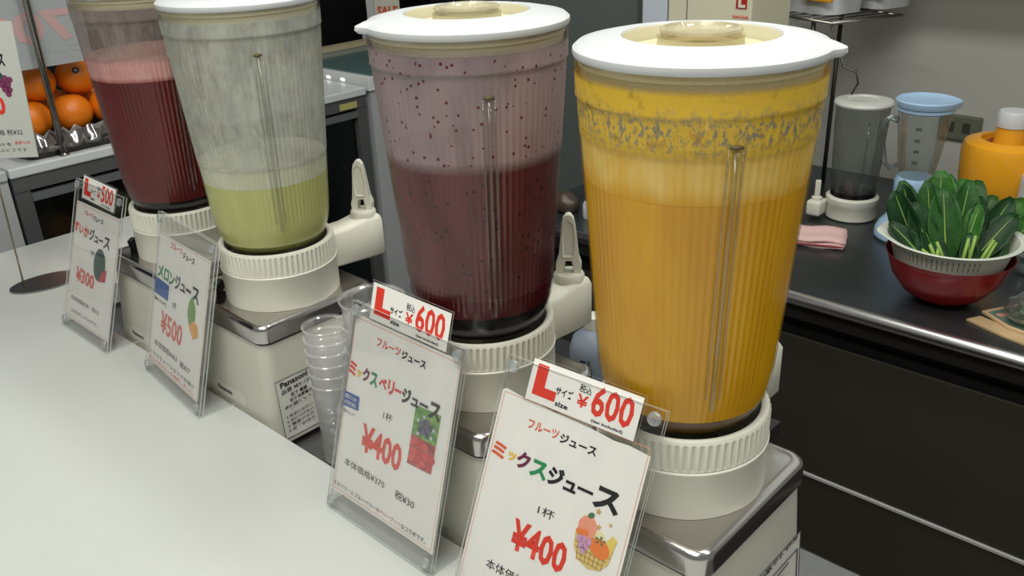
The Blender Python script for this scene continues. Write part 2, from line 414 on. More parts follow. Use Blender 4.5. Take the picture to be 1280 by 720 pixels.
    rim = link('lever_rim', mesh(bm, True), white_pl, armo); rim.location = lev.location; rim.rotation_euler = lev.rotation_euler
    # jar
    zs = [JB, 1.121, 1.126, 1.133, 1.140, 1.148, 1.1515, 1.158, 1.19, 1.24, 1.29, 1.34, 1.375, 1.382, 1.388, 1.3925]
    prof = [(jar_r(z), z) for z in zs] + [(.0949, 1.3932), (.0958, 1.3945), (.0956, 1.3965), (.0960, 1.41), (.0963, 1.4225), (.0945, 1.4235), (.0935, 1.42)]
    L(link('jar', lathe(prof, SEG, rib), jm, t))
    # clear moulded spine inside the jar with dark nub on top
    ra = math.radians(ribang); cr, sr = math.cos(ra), math.sin(ra)
    bm = bmesh.new()
    tube(bm, [((jar_r(z)+.0004)*cr, (jar_r(z)+.0004)*sr, z) for z in (1.15, 1.22, 1.30, 1.37)], [.0022, .0022, .0026, .0026], 8)
    for s in (-1, 1):
        tube(bm, [((jar_r(z)+.0002)*cr - s*.0055*sr, (jar_r(z)+.0002)*sr + s*.0055*cr, z) for z in (1.16, 1.22, 1.30, 1.372)], .0010, 6)
    L(link('spine', mesh(bm, True), clear('spine_plastic', (246, 247, 244), .06, .12, .35), t))
    L(tubeobj('nub', [((jar_r(1.37)+.0006)*cr + k*.005*sr, (jar_r(1.37)+.0006)*sr - k*.005*cr, 1.3735) for k in (-1, 0, 1)], [.001, .0022, .001], mat('nub_brown', (92, 80, 48), .5), t))
    # juice layers
    for name, z0, z1, m in layers:
        zz = [z0] + [z0 + (z1-z0)*k/8 for k in range(1, 8)] + [z1]
        pr = [(jar_r(z)-.0014, z) for z in zz] + [(jar_r(z1)-.004, z1+.0006)]
        o = L(link(name, lathe(pr, SEG, rib, cap0=True, cap1=True), m, t))
    # lid: white ring, sealing plug, clear stepped cap
    lid = L(link('lid', lid_mesh(math.radians(spout)), lid_white, t))
    link('seal', lathe([(.0938, 1.4235), (.0932, 1.4175), (.0918, 1.4165), (.0912, 1.4095), (.088, 1.408), (.084, 1.42)], 96), mat('seal_cream', (214, 204, 168), .45), lid)
    link('clear_well', lathe([(.0590, 1.4365), (.0575, 1.433), (.055, 1.4265), (.036, 1.4255), (.0335, 1.428), (.0325, 1.4335), (.0335, 1.436)], 72), clear('well_plastic', (250, 248, 236), .03, .1, .3, milk=.62, milkc=(232, 224, 188)), lid)
    link('measuring_cap', lathe([(.0300, 1.430), (.0302, 1.4385), (.0316, 1.4395), (.0308, 1.4418), (.0275, 1.4425), (.026, 1.4395), (.012, 1.4388)], 72, cap1=True), clear_lid, lid)
    # latch clip and front switch
    sw = box('latch_clip', -.0045, .0045, -.009, .004, 0, .016, black, None, .0015); sw.parent = t; sw.location = (-.066, -.058, 1.0403-.8602); sw.rotation_euler = (.25, 0, .5)
    # name plate on the front of the body
    pl = bpy.data.objects.new('plate_holder', None)
    bmh = bmesh.new()
    def fy(z): return -.107 + (-.094+.107)*(z-.866)/(1.0125-.866)
    def front(u0, u1, z0, z1, off): return [(u0, fy(z0)-off, z0), (u1, fy(z0)-off, z0), (u1, fy(z1)-off, z1), (u0, fy(z1)-off, z1)]
    bmh = bmesh.new(); bmh.faces.new([bmh.verts.new(p) for p in front(-.052, .030, .905, .924, .0004)])
    npl = L(link('name_plate', mesh(bmh), mat('plate_cream', (214, 212, 200), .3), t))
    lt = lettering('Panasonic', -.040, -.004, 0, .0065, ink, npl, 0, .02); lt.location = (0, fy(.912)-.0010, .912); lt.rotation_euler = (-.088, 0, 0)
    # rating label on the right-hand side
    def sx(z): return .092 + (.083-.092)*(z-.866)/(1.0125-.866)
    bmh = bmesh.new(); y0, y1, z0, z1 = with_label
    bmh.faces.new([bmh.verts.new(p) for p in ((sx(z0)+.0004, y0, z0), (sx(z0)+.0004, y1, z0), (sx(z1)+.0004, y1, z1), (sx(z1)+.0004, y0, z1))])
    rl = L(link('rating_label', mesh(bmh), mat('label_cream', (222, 222, 212), .4), t))
    hh = z1-z0; ww = y1-y0
    def side(string, a0, a1, b0, b1, m=ink, bold=.02):
        o = lettering(string, 0, ww*(a1-a0), 0, hh*(b1-b0), m, rl, 0, bold); zc = z0+hh*b0
        o.location = (sx(zc)+.0012, y0+ww*a0, zc); o.rotation_euler = (-.0, -.062, PI/2); return o
    if dirt:
        side('Panasonic', .1, .85, .86, .96, bold=.03); side('品番 MX-152S', .1, .9, .75, .83, grey_ink); side('松下 電器', .3, .7, .66, .73); side('定格消費電力', .25, .8, .58, .64)
        for k, s_ in enumerate(('お願い', '1 御使用について', '2 安全にお使い', '3 水につけない', '4 電源プラグ', '5 必ずお守り')): side(s_, .1, .75, .49-k*.08, .545-k*.08, grey_ink)
    else:
        side('容器の取り付け方', .1, .95, .88, .97, bold=.03)
        bm = bmesh.new()
        def ln(p, q2): tube(bm, [(sx(z0+hh*b)+.0012, y0+ww*a_, z0+hh*b) for a_, b in (p, q2)], .0006, 4)
        for p, q2 in (((.1, .8), (.95, .8)), ((.95, .8), (.95, .05)), ((.1, .8), (.1, .05)), ((.2, .1), (.35, .6)), ((.35, .6), (.7, .65)), ((.7, .65), (.8, .1)), ((.35, .3), (.7, .3)), ((.4, .45), (.65, .45)), ((.3, .7), (.8, .74))): ln(p, q2)
        link('diagram', mesh(bm), grey_ink, rl)
    bm = bmesh.new()
    fr = [(sx(z)+.0008, yy, z) for yy, z in ((y0, z0), (y1, z0), (y1, z1), (y0, z1), (y0, z0))]
    for p, q2 in zip(fr, fr[1:]): tube(bm, [p, q2], .0004, 4)
    link('label_border', mesh(bm), grey_ink, rl)
    return t

org_jar = jar_mat('orange_jar_wall', (210, 172, 48), (122, 120, 104), .40, (.15, .92), band=.95, scl=105, level=1.366, zfade=(1.366, 1.384, .9), soft=.05, vs=.6, mottle=True)
ber_jar = jar_mat('berry_jar_wall', (164, 142, 142), (142, 124, 126), .42, (.58, .82), specks=((84, 14, 28), 230, .13, .36), band=.6, scl=30, level=1.3065)
mel_jar = jar_mat('melon_jar_wall', (186, 188, 174), (172, 174, 164), .48, (.50, .78), band=.6, scl=80, level=1.2335)
wat_jar = jar_mat('watermelon_jar_wall', (148, 134, 126), (128, 118, 114), .5, (.35, .72), band=.6, scl=34, level=1.343)
dk = mat('dark_dregs', (92, 62, 14), .2); bk = mat('blade_seat_black', (16, 10, 12), .18)
juice_blender(-.369, .609, 'nearest juice blender, full of bright orange juice', org_jar,
    [('blade_seat', JB+.001, 1.1335, dk),
     ('juice', 1.1337, 1.3285, juice_mat('orange_juice', (216, 154, 2), (230, 172, 10))),
     ('foam', 1.3287, 1.372, juice_mat('orange_foam', (236, 190, 74), (244, 208, 116), .5, 60, .5, grad=(1.327, 1.343, (224, 164, 12), .012)))], 22, -41, with_label=(-.035, .088, .868, .953), armang=90)
juice_blender(-.629, .617, 'juice blender full of dark purple berry juice with specks', ber_jar,
    [('blade_seat', JB+.001, 1.146, bk),
     ('dregs', 1.1462, 1.166, mat('berry_dregs', (84, 12, 22), .2)),
     ('juice', 1.1662, 1.3065, juice_mat('berry_juice', (90, 38, 42), (108, 52, 54), .25, 34, .25, ((52, 20, 30), 190, .12, .34)))], 236, -35, with_label=(-.095, .04, .874, .975), armang=85)
juice_blender(-1.020, .613, 'juice blender with only a little pale green melon juice left', mel_jar,
    [('blade_seat', JB+.001, 1.1265, mat('melon_dregs', (112, 116, 50), .2)),
     ('juice', 1.1267, 1.208, juice_mat('melon_juice', (192, 192, 116), (206, 206, 134), .25)),
     ('foam', 1.2082, 1.2335, juice_mat('melon_foam', (206, 208, 178), (222, 222, 200), .5, 60, .5))], 215, -24, with_label=(-.088, -.022, .872, .958), dirt=True, armang=79)
juice_blender(-1.279, .615, 'farthest juice blender, full of red watermelon juice', wat_jar,
    [('blade_seat', JB+.001, 1.1345, bk),
     ('juice', 1.1347, 1.3125, juice_mat('watermelon_juice', (92, 8, 8), (108, 14, 12), .25)),
     ('foam', 1.3127, 1.343, juice_mat('watermelon_foam', (212, 154, 150), (222, 170, 164), .5, 60, .5, grad=(1.311, 1.319, (150, 50, 46), .006)))], 140, -10, with_label=(-.05, .04, .874, .975), armang=85)

# ---------------------------------------------------------------- acrylic price signs
def sign_base(x, y, yaw, lean, wd, h, label, foot=.055, z=.9022):
    t = thing('price_sign', label, 'sign', (x, y, z), yaw, rx=-lean)
    hw = wd/2
    for nm, y0, y1 in (('front_sheet', -.0040, -.0022), ('back_sheet', .0006, .0024)):
        o = box(nm, -hw, hw, y0, y1, .001, h, acrylic, t); o.data.materials.append(acrylic_edge)
        for p in o.data.polygons:
            if abs(p.normal.y) < .5: p.material_index = 1
    # foot: horizontal on the counter, so rotated back against the lean
    bm = bmesh.new(); addbox(bm, -hw, hw, -.002, foot, .0002, .0028)
    bmesh.ops.rotate(bm, verts=bm.verts, cent=(0, 0, 0), matrix=Matrix.Rotation(lean, 3, 'X'))
    o = link('foot', mesh(bm), acrylic, t); o.data.materials.append(acrylic_edge)
    for p in o.data.polygons:
        if p.area < .0015: p.material_index = 1
    sm = lathe([(.0045, -.0075), (.0058, -.0068), (.0062, -.0045), (.0062, -.004), (.003, -.004)], 20, cap0=True)
    for u, v in ((-hw+.0085, h-.0085), (hw-.0085, h-.0085), (-hw+.0085, .012), (hw-.0085, .012)):
        s = link('screw', sm, clear('screw_clear', (240, 243, 242), .16, .12, .6, milk=.22), t)
        s.location = (u, 0, v); s.rotation_euler = (-PI/2, 0, 0)   # lathe axis turned to face the customer
        for_ax = s
    return t
for_dummy = None
def card(t, pts, m=paper, border=True, y=-.0004):
    c = flat('paper_card', pts, m, t, y)
    if border:
        u = [p[0] for p in pts]; v = [p[1] for p in pts]; a, b, c_, d = min(u)+.003, max(u)-.003, min(v)+.003, max(v)-.004
        bm = bmesh.new()
        for x0, x1, z0, z1 in ((a, b, d, d+.0006), (a, b, c_, c_+.0006), (a, a+.0006, c_, d), (b-.0006, b, c_, d)):
            bm.faces.new([bm.verts.new(p) for p in ((x0, y-.0002, z0), (x1, y-.0002, z0), (x1, y-.0002, z1), (x0, y-.0002, z1))])
        link('border_line', mesh(bm), border_ink, c)
    return c
def mm(s, u0, u1, v0, v1, m, par, bold=.02, y=-.0008, shear=0):
    return lettering(s, u0/1000, u1/1000, v0/1000, v1/1000, m, par, y, bold, shear)
def title(par, chars, y=-.0008, bold=.045):
    for s, u0, u1, v0, v1, m in chars: mm(s, u0, u1, v0, v1, m, par, bold, y)
def disc(par, name, cu, cv, ru, rv, m, y=-.0009, n=20, rot_=0):
    pts = []
    for k in range(n):
        a = 2*PI*k/n; p, q = ru*math.cos(a), rv*math.sin(a)
        pts.append(((cu + p*math.cos(rot_) - q*math.sin(rot_))/1000, (cv + p*math.sin(rot_) + q*math.cos(rot_))/1000))
    return flat(name, pts, m, par, y)
def poly(par, name, pts, m, y=-.0009): return flat(name, [(a/1000, b/1000) for a, b in pts], m, par, y)

# --- nearest sign: mixed juice
s1 = sign_base(-.4065, .403, .055, .442, .164, .280, 'nearest price sign, coloured lettering and fruit basket picture, before the orange juice')
c1 = card(s1, [(-.0865, -.030), (.083, -.032), (.082, .2015), (.06, .2035), (.044, .2025), (.02, .205), (-.055, .208), (-.083, .2115), (-.0875, .209)])
c1.scale = (.932, 1, .932); c1.location = (0, 0, .0526)
mm('フルーツ', -49, -13, 183, 192, orange_ink, c1, .02); mm('ジュース', -11, 30, 182, 191, ink, c1, .03)
title(c1, [('ミ', -83, -66, 144, 159, orange_ink), ('ッ', -63, -53, 146, 155, yellow_ink), ('ク', -52, -36, 143, 160, maroon_ink), ('ス', -35, -15, 141, 158, green_ink),
           ('ジ', -14, 4, 141, 159, ink), ('ュ', 5, 19, 142, 152, ink), ('ー', 20, 37, 148, 151, ink), ('ス', 38, 66, 139, 160, ink)])
mm('1杯', -15, 4, 110, 119, ink, c1, 0)
mm('¥400', -37, 27, 67, 97, red_ink, c1, .03)
mm('本体価格¥370', -57, 14, 38, 48, ink, c1, 0); mm('税¥30', 30, 62, 38, 48, ink, c1, .01)
bask = mat('basket_straw', (222, 196, 120), .7); basket_d = mat('basket_line', (170, 136, 70), .7)
fr = poly(c1, 'basket_picture', [(29, 112), (31, 98), (38, 88), (50, 84), (62, 87), (69, 96), (71, 110), (60, 106), (48, 101), (38, 105)], bask)
for k in range(4): poly(fr, 'weave_line', [(31+k*2, 104-k*5), (70-k*3, 102-k*4.5), (70-k*3, 101.3-k*4.5), (31+k*2, 103.3-k*5)], basket_d, -.0011)
for k in range(7): poly(fr, 'weave_line', [(34+k*5, 104), (34.8+k*5, 104), (37+k*4.4, 88), (36.3+k*4.4, 88)], basket_d, -.0011)
disc(c1, 'fruit_picture', 40, 119, 10, 11, mat('peach_print', (238, 158, 128), .7), -.00085)
disc(c1, 'fruit_picture', 57, 106, 11, 8.5, mat('orange_print', (236, 130, 62), .7), -.00115, rot_=-.3)
for u, v in ((35, 107), (40, 108), (45, 107), (38, 102), (43, 102), (41, 98)): disc(c1, 'fruit_picture', u, v, 3.2, 3.4, mat('grape_print', (204, 156, 190), .7), -.00125)
for u, v in ((33, 113), (39, 114)): disc(c1, 'fruit_picture', u, v, 3.5, 3, MATS['orange_print'], -.0012)
poly(c1, 'fruit_picture', [(60, 112), (67, 122), (72, 119), (71, 112), (68, 104), (63, 106)], mat('banana_print', (232, 206, 104), .7), -.00105)
disc(c1, 'fruit_picture', 54, 116, 6, 5, mat('melon_print', (236, 230, 180), .7), -.0008)
for a in range(5): poly(c1, 'leaf_picture', [(56, 113), (56+6*math.cos(a*1.25), 113+4*math.sin(a*1.25)), (56+6*math.cos(a*1.25+.5), 113+4*math.sin(a*1.25+.5))], mat('leaf_print', (78, 120, 84), .7), -.0013)
disc(c1, 'leaf_picture', 41, 131, 3.6, 2.4, MATS['leaf_print'], -.0012, rot_=.6)
def star(par, cu, cv, r):
    pts = []
    for k in range(10):
        a = PI/2 + k*PI/5; q = r if k % 2 == 0 else r*.45; pts.append((cu+q*math.cos(a), cv+q*math.sin(a)))
    poly(par, 'star_picture', pts, mat('star_print', (206, 168, 96), .7), -.001)
star(c1, 47, 137, 3.4); star(c1, 51, 124, 3); star(c1, 62, 130, 2.4)

# --- second sign: mixed berry juice
s2 = sign_base(-.647, .455, -.016, .29, .177, .245, 'second price sign, with a berry photo, before the purple berry blender')
c2 = card(s2, [(-.0865, .022), (.0845, .022), (.0825, .231), (-.083, .231)])
mm('フルーツ', -44, -5, 207, 216, pink_ink, c2, .02); mm('ジュース', -3, 35, 206, 215, ink, c2, .03)
title(c2, [('ミ', -84, -71, 162, 178, red_ink), ('ッ', -70, -61, 163, 172, yellow_ink), ('ク', -60, -48, 162, 178, maroon_ink), ('ス', -47, -34, 161, 177, green_ink),
           ('ベ', -32, -19, 164, 176, red_ink), ('リ', -17, -7, 162, 178, red_ink), ('ー', -6, 5, 169, 172, red_ink),
           ('ジ', 6, 20, 161, 178, ink), ('ュ', 21, 33, 163, 172, ink), ('ー', 34, 47, 168, 171, ink), ('ス', 48, 66, 159, 178, ink)])
bl = poly(c2, 'blue_label', [(-86, 124), (-59, 126), (-60, 142), (-86, 141)], blue_ink, -.0007)
mm('店内にて! のの', -84, -64, 134, 139, paper, bl, .02, -.001); mm('んであります。', -84, -63, 127, 132, paper, bl, .02, -.001)
mm('満88 お2 8℃', -85, -63, 117, 121, grey_ink, c2, .0)
mm('1杯', -18, -3, 133, 142, ink, c2, 0)
mm('¥400', -48, 19, 85, 117, red_ink, c2, .03)
mm('本体価格¥370', -71, -1, 58, 67, ink, c2, 0); mm('税¥30', 17, 48, 56, 66, ink, c2, .01)
mm('ラズベリーとブルーベリーの', -85, -3, 29, 34, ink, c2, .01); mm('ベリーグット', -2, 32, 29, 34, pink_ink, c2, .01); mm('なコラボです。', 33, 72, 28, 34, ink, c2, .01)
# printed photograph of berries
pm = bpy.data.materials.new('berry_photo'); pm.use_nodes = True
nt = pm.node_tree; N = nt.nodes; Lk = nt.links; P = N['Principled BSDF']; P.inputs['Roughness'].default_value = .5
tc = N.new('ShaderNodeTexCoord'); v = N.new('ShaderNodeTexVoronoi'); v.inputs['Scale'].default_value = 115; Lk.new(tc.outputs['Object'], v.inputs['Vector'])
ra = N.new('ShaderNodeValToRGB'); Lk.new(v.outputs['Distance'], ra.inputs[0])
ra.color_ramp.elements[0].color = lin((228, 96, 92)); ra.color_ramp.elements[1].color = lin((140, 20, 30)); ra.color_ramp.elements[1].position = .8
n1 = N.new('ShaderNodeTexNoise'); n1.inputs['Scale'].default_value = 90; Lk.new(tc.outputs['Object'], n1.inputs['Vector'])
rb = N.new('ShaderNodeValToRGB'); Lk.new(n1.outputs['Fac'], rb.inputs[0]); rb.color_ramp.elements[0].position = .4; rb.color_ramp.elements[1].position = .6
rb.color_ramp.elements[0].color = lin((70, 130, 40)); rb.color_ramp.elements[1].color = lin((130, 176, 84))
sp = N.new('ShaderNodeSeparateXYZ'); Lk.new(tc.outputs['Object'], sp.inputs[0])
gt = N.new('ShaderNodeMath'); gt.operation = 'GREATER_THAN'; gt.inputs[1].default_value = .134; Lk.new(sp.outputs['Z'], gt.inputs[0])
mx = N.new('ShaderNodeMix'); mx.data_type = 'RGBA'; Lk.new(gt.outputs[0], mx.inputs[0]); Lk.new(ra.outputs[0], mx.inputs[6]); Lk.new(rb.outputs[0], mx.inputs[7]); Lk.new(mx.outputs[2], P.inputs['Base Color'])
ph = poly(c2, 'berry_photo', [(28, 101), (65, 103), (67, 168), (29, 166)], pm, -.0007)
for k in range(13):
    a = k*2.4; r_ = 2.6*math.sqrt(k)
    disc(ph, 'berry_print', 48+r_*math.cos(a), 147+r_*math.sin(a)*.9, 3.4, 3.4, mat('blueberry_print%d' % (k % 2), ((66, 64, 92), (96, 92, 112))[k % 2], .5), -.0010-.00001*k)
for u, v_ in ((36, 152), (38, 138), (60, 149), (58, 140), (44, 158)): disc(ph, 'berry_print', u, v_, 2, 2, mat('dew_print', (206, 206, 214), .5), -.0012)
for k in range(11): disc(ph, 'berry_print', 33+(k % 4)*9.2+(k//4 % 2)*3, 109+(k//4)*9, 4.4, 4.2, mat('raspberry_print%d' % (k % 2), ((222, 72, 72), (204, 46, 54))[k % 2], .5), -.0010)

# --- third sign: melon juice
s3 = sign_base(-1.114, .467, -.102, .285, .190, .242, 'price sign with green melon lettering, before the red watermelon blender')
c3 = card(s3, [(-.093, .018), (.079, .016), (.079, .215), (-.091, .212)])
mm('フルーツ', -50, -10, 199, 208, pink_ink, c3, .02); mm('ジュース', -8, 31, 196, 205, ink, c3, .03)
title(c3, [('メ', -86, -66, 148, 168, green_ink), ('ロ', -63, -47, 149, 166, green_ink), ('ン', -45, -27, 148, 166, green_ink), ('ジ', -25, -8, 147, 168, ink), ('ュ', -6, 10, 150, 161, ink), ('ー', 12, 28, 155, 159, ink), ('ス', 30, 55, 146, 168, ink)], bold=.03)
bl = poly(c3, 'blue_label', [(-92, 122), (-43, 122), (-43, 145), (-92, 146)], blue_ink, -.0007)
mm('満88 お2 8℃', -90, -46, 112, 118, grey_ink, c3, .01); mm('1杯', -28, -14, 118, 128, ink, c3, 0)
mm('¥500', -61, 13, 72, 104, pink_ink, c3, .02)
mm('本体価格¥463', -76, 4, 46, 56, grey_ink, c3, 0); mm('税¥37', 14, 48, 44, 54, grey_ink, c3, .01)
mm('とろけるような甘さが自慢の', -89, 66, 30, 36, grey_ink, c3, 0); mm('まろやかメロンを使用しました。', -89, 66, 21, 27, pink_ink, c3, 0)
disc(c3, 'melon_picture', 36, 130, 12, 20, mat('melon_green_print', (112, 158, 72), .7), rot_=.1)
poly(c3, 'melon_picture', [(32, 110), (48, 96), (62, 104), (58, 118), (44, 122)], mat('melon_slice_print', (232, 168, 76), .7), -.0011)
poly(c3, 'melon_picture', [(34, 149), (37, 156), (39, 155), (38, 149)], MATS['melon_green_print'])

# --- fourth sign: watermelon juice
s4 = sign_base(-1.385, .462, -.005, .33, .165, .245, 'leftmost standing price sign, red lettering and watermelon picture')
c4 = card(s4, [(-.081, .016), (.076, .016), (.074, .21), (-.078, .21)])
mm('フルーツ', -49, -17, 192, 200, pink_ink, c4, .02); mm('ジュース', -15, 20, 190, 198, ink, c4, .03)
title(c4, [('す', -78, -62, 160, 177, red_ink), ('い', -60, -44, 160, 174, red_ink), ('か', -42, -24, 158, 176, red_ink), ('ジ', -22, -6, 157, 176, ink), ('ュ', -4, 10, 158, 168, ink), ('ー', 12, 26, 163, 166, ink), ('ス', 28, 50, 155, 174, ink)], bold=.03)
mm('1杯', -12, 2, 134, 143, ink, c4, 0)
mm('¥300', -56, 10, 82, 106, pink_ink, c4, .03)
mm('本体価格¥278', -66, 0, 48, 56, grey_ink, c4, 0); mm('税¥22', 12, 38, 48, 56, grey_ink, c4, 0); mm('みずみずしいすいかです。', -60, 36, 28, 34, grey_ink, c4, 0)
disc(c4, 'watermelon_picture', 22, 126, 20, 26, mat('watermelon_green_print', (52, 84, 74), .7))
poly(c4, 'watermelon_picture', [(24, 100), (46, 104), (48, 124), (34, 118)], mat('watermelon_red_print', (200, 62, 74), .7), -.0011)

# --- large-size price cards slipped into the tops of three signs
def price_card(t, u0, u1, v0, v1, tilt, label, price, full=True, sink=.0):
    """small card in a clear sleeve held between the sheets of sign t; a thing of its own"""
    M_ = Matrix.Translation(t.location) @ t.rotation_euler.to_matrix().to_4x4()
    W, Hh = u1-u0, v1-v0
    o = bpy.data.objects.new('price_card', None); col.objects.link(o); o.empty_display_size = .02
    o.matrix_world = M_ @ Matrix.Translation((u0, -.0016+sink, v0)) @ Matrix.Rotation(tilt, 4, 'Y')
    tag(o, label, 'price card')
    pcard = box('card', 0, W, -.00012, .00012, 0, Hh, paper, o)
    sl = box('sleeve', -.002, W+.002, .0003, .0011, -.002, Hh+.002, acrylic, o); sl.data.materials.append(acrylic_edge)
    for p in sl.data.polygons:
        if abs(p.normal.y) < .5: p.material_index = 1
    a, b = W*1000, Hh*1000
    mm('L', a*.05, a*.27, b*.17, b*.92, red_ink, pcard, .09, -.0003)
    mm('サイズ', a*.26, a*.42, b*.36, b*.56, ink, pcard, .03, -.0003); mm('size', a*.28, a*.40, b*.10, b*.22, ink, pcard, .03, -.0003)
    mm('税込', a*.46, a*.57, b*.62, b*.82, ink, pcard, .012, -.0003); mm('¥', a*.46, a*.56, b*.28, b*.58, red_ink, pcard, .02, -.0003)
    mm(price, a*.59, a*.95, b*.20, b*.92, red_ink, pcard, .025, -.0003); mm('(tax included)', a*.62, a*.90, b*.045, b*.135, ink, pcard, .03, -.0003)
    return o
price_card(s1, -.055, .0587, .2474, .2847, .004, 'large-size 600 yen card clipped on the nearest mixed juice sign', '600')
price_card(s2, -.060, .061, .233, .273, .0, 'large-size 600 yen card clipped on the berry sign', '600')
price_card(s4, -.060, .052, .218, .254, .02, 'large-size 500 yen card clipped on the watermelon sign', '500')

# ---------------------------------------------------------------- hanging grape sign on wire stand
t = thing('sign_stand', 'wire stand with an oval steel base on the white counter', 'sign stand', (-1.668, .515, .9023))
link('base_disc', prism([(.052*math.cos(a*PI/16)*(.75), .062*math.sin(a*PI/16)) for a in range(32)], 0, .003), steel, t, rotz=-.15)
o = tubeobj('wire', [(-.004, -.037, .003), (-.0045, -.034, .12), (-.005, -.030, .235)], .0016, mat('brass_wire', (150, 138, 112), .3, .9), t)
bm = bmesh.new(); tube(bm, [(-.005, -.030+.008*math.cos(k*PI/8), .243+.008*math.sin(k*PI/8)) for k in range(17)], .0010, 6); link('clip_ring', mesh(bm, True), MATS['brass_wire'], t)
gs = thing('hanging_price_sign', 'grape juice price card clipped to a wire stand at the left edge', 'sign', (-1.606, .537, 1.147), .74, rx=-.12)
gc = box('card', -.13, 0, -.001, .001, .0, .222, mat('grey_white_card', (196, 198, 190), .5), gs)
# drawn 130 mm wide, origin at its lower right corner
mm('フルーツジュース', -100, -30, 194, 203, ink, gc, .02, -.0013)
mm('ぶどうジュース', -118, -24, 150, 174, ink, gc, .04, -.0013)
mm('¥500', -110, -38, 72, 104, red_ink, gc, .04, -.0013)
mm('本体価格 税¥32', -90, -18, 38, 48, ink, gc, 0, -.0013); mm('100%の果汁を', -110, -40, 20, 26, ink, gc, 0, -.0013); mm('濃厚な味', -36, -8, 22, 28, pink_ink, gc, 0, -.0013); mm('味わいのぶどうです', -100, -16, 10, 16, ink, gc, 0, -.0013)
gp = mat('grape_purple_print', (124, 52, 92), .7)
for u, v_, r_ in ((-40, 130, 6), (-30, 131, 6), (-22, 129, 5), (-36, 122, 6), (-27, 122, 6), (-32, 114, 6), (-25, 113, 5), (-28, 106, 5)): disc(gc, 'grape_picture', u, v_, r_, r_, gp, -.0014)
disc(gc, 'leaf_picture', -44, 140, 13, 7, mat('dark_leaf_print', (30, 82, 62), .7), -.0015, rot_=-.5)

# ---------------------------------------------------------------- clear cups stacked between blenders
def cup_mesh(r0, r1, h):
    pr = [(0.0005, .0015), (r0-.002, .0012), (r0, 0), (r0+.0006, .004), (r0+(r1-r0)*.35, h*.35), (r0+(r1-r0)*.78, h*.78), (r0+(r1-r0)*.80+.001, h*.80), (r1-.0006, h-.004), (r1+.0022, h-.0025), (r1+.0026, h-.001), (r1+.0012, h)]
    return lathe(pr, 40)
cm = cup_mesh(.0235, .0275, .118)
names = ['lowest clear cup of the stack behind the berry sign', 'second lowest clear cup of the stack behind the berry sign', 'third clear cup from the bottom of the stack by the berry sign', 'third clear cup from the top of the stack by the berry sign', 'second clear cup from the top of the stack by the berry sign', 'topmost clear cup of the stack by the berry sign']
for k in range(6):
    o = link('plastic_cup', cm, cup_pl, None, (-.853, .562, .8605+k*.0155), k*.7); tag(o, names[k], 'cup', 'small clear cups stacked behind the berry sign')
cm2 = cup_mesh(.026, .036, .14)
nm2 = ['lowest of the wider clear cups stacked behind the berry sign', 'second wider clear cup from the bottom behind the berry sign', 'middle wider clear cup of the stack behind the berry sign', 'second wider clear cup from the top behind the berry sign', 'topmost wider clear cup, rim showing behind the berry sign']
for k in range(5):
    o = link('plastic_cup', cm2, cup_pl, None, (-.757, .565, .8605+k*.030), k*.4); tag(o, nm2[k], 'cup', 'wider clear cups stacked behind the berry sign')

# pale bottle behind, between the two near blenders
t = thing('detergent_bottle', 'pale blue-grey bottle with black katakana seen between the two near blenders', 'bottle', (-.70, .905, .8583))
bp_ = mat('pale_bottle', (136, 146, 160), .4)
link('body', lathe([(.030, 0), (.034, .006), (.035, .07), (.030, .088), (.016, .10), (.012, .104)], 40, cap0=True, cap1=True), bp_, t)
link('cap', lathe([(.013, .104), (.013, .122), (.010, .124)], 24, cap1=True), white_pl, t)
o = lettering('アル', -.008, .010, .044, .068, ink, t, 0, .02); o.location = (.0, -.0358, -.0); o.rotation_euler = (0, 0, 0); o.name = 'print'
o.rotation_euler = (0, 0, .35); o.location = (.012, -.0345, 0)

# ---------------------------------------------------------------- back work counter
panel = mat('dark_brown_panel', (58, 54, 46), .42, noise=.04, nscale=6)
t = thing('work_counter', 'steel-topped work counter with dark brown doors along the back wall', 'counter')
box('worktop', -1.33, 1.0, 1.412, 2.148, .825, .85, steel_dk, t, .003)
tubeobj('nosing', [(-1.33, 1.412, .838), (1.0, 1.412, .838)], .0125, mat('polished_nosing', (225, 225, 226), .32, 1), t, 16)
box('apron', -1.33, 1.0, 1.416, 1.44, .796, .826, mat('apron_steel', (84, 82, 80), .3, .8), t)
box('shadow_gap', -1.33, 1.0, 1.445, 1.46, .772, .80, black, t)
box('carcass', -1.32, .99, 1.447, 2.14, .02, .822, mat('black_carcass', (14, 14, 14), .5), t)
box('rail', -1.33, 1.0, 1.428, 1.446, .758, .772, black, t)
for i in range(2):
    x0 = -1.325+i*1.62; x1 = min(x0+1.616, .995)
    d = box('drawer_front', x0, x1, 1.425, 1.445, .477, .756, panel, t, .001)
    box('trim_strip', x0, x1, 1.4225, 1.4445, .466, .4715, mat('silver_trim', (200, 200, 196), .45, .2), d)
    box('door', x0, x1, 1.425, 1.445, .09, .462, panel, t, .001)
box('plinth', -1.32, .98, 1.46, 1.48, 0, .09, black, t)

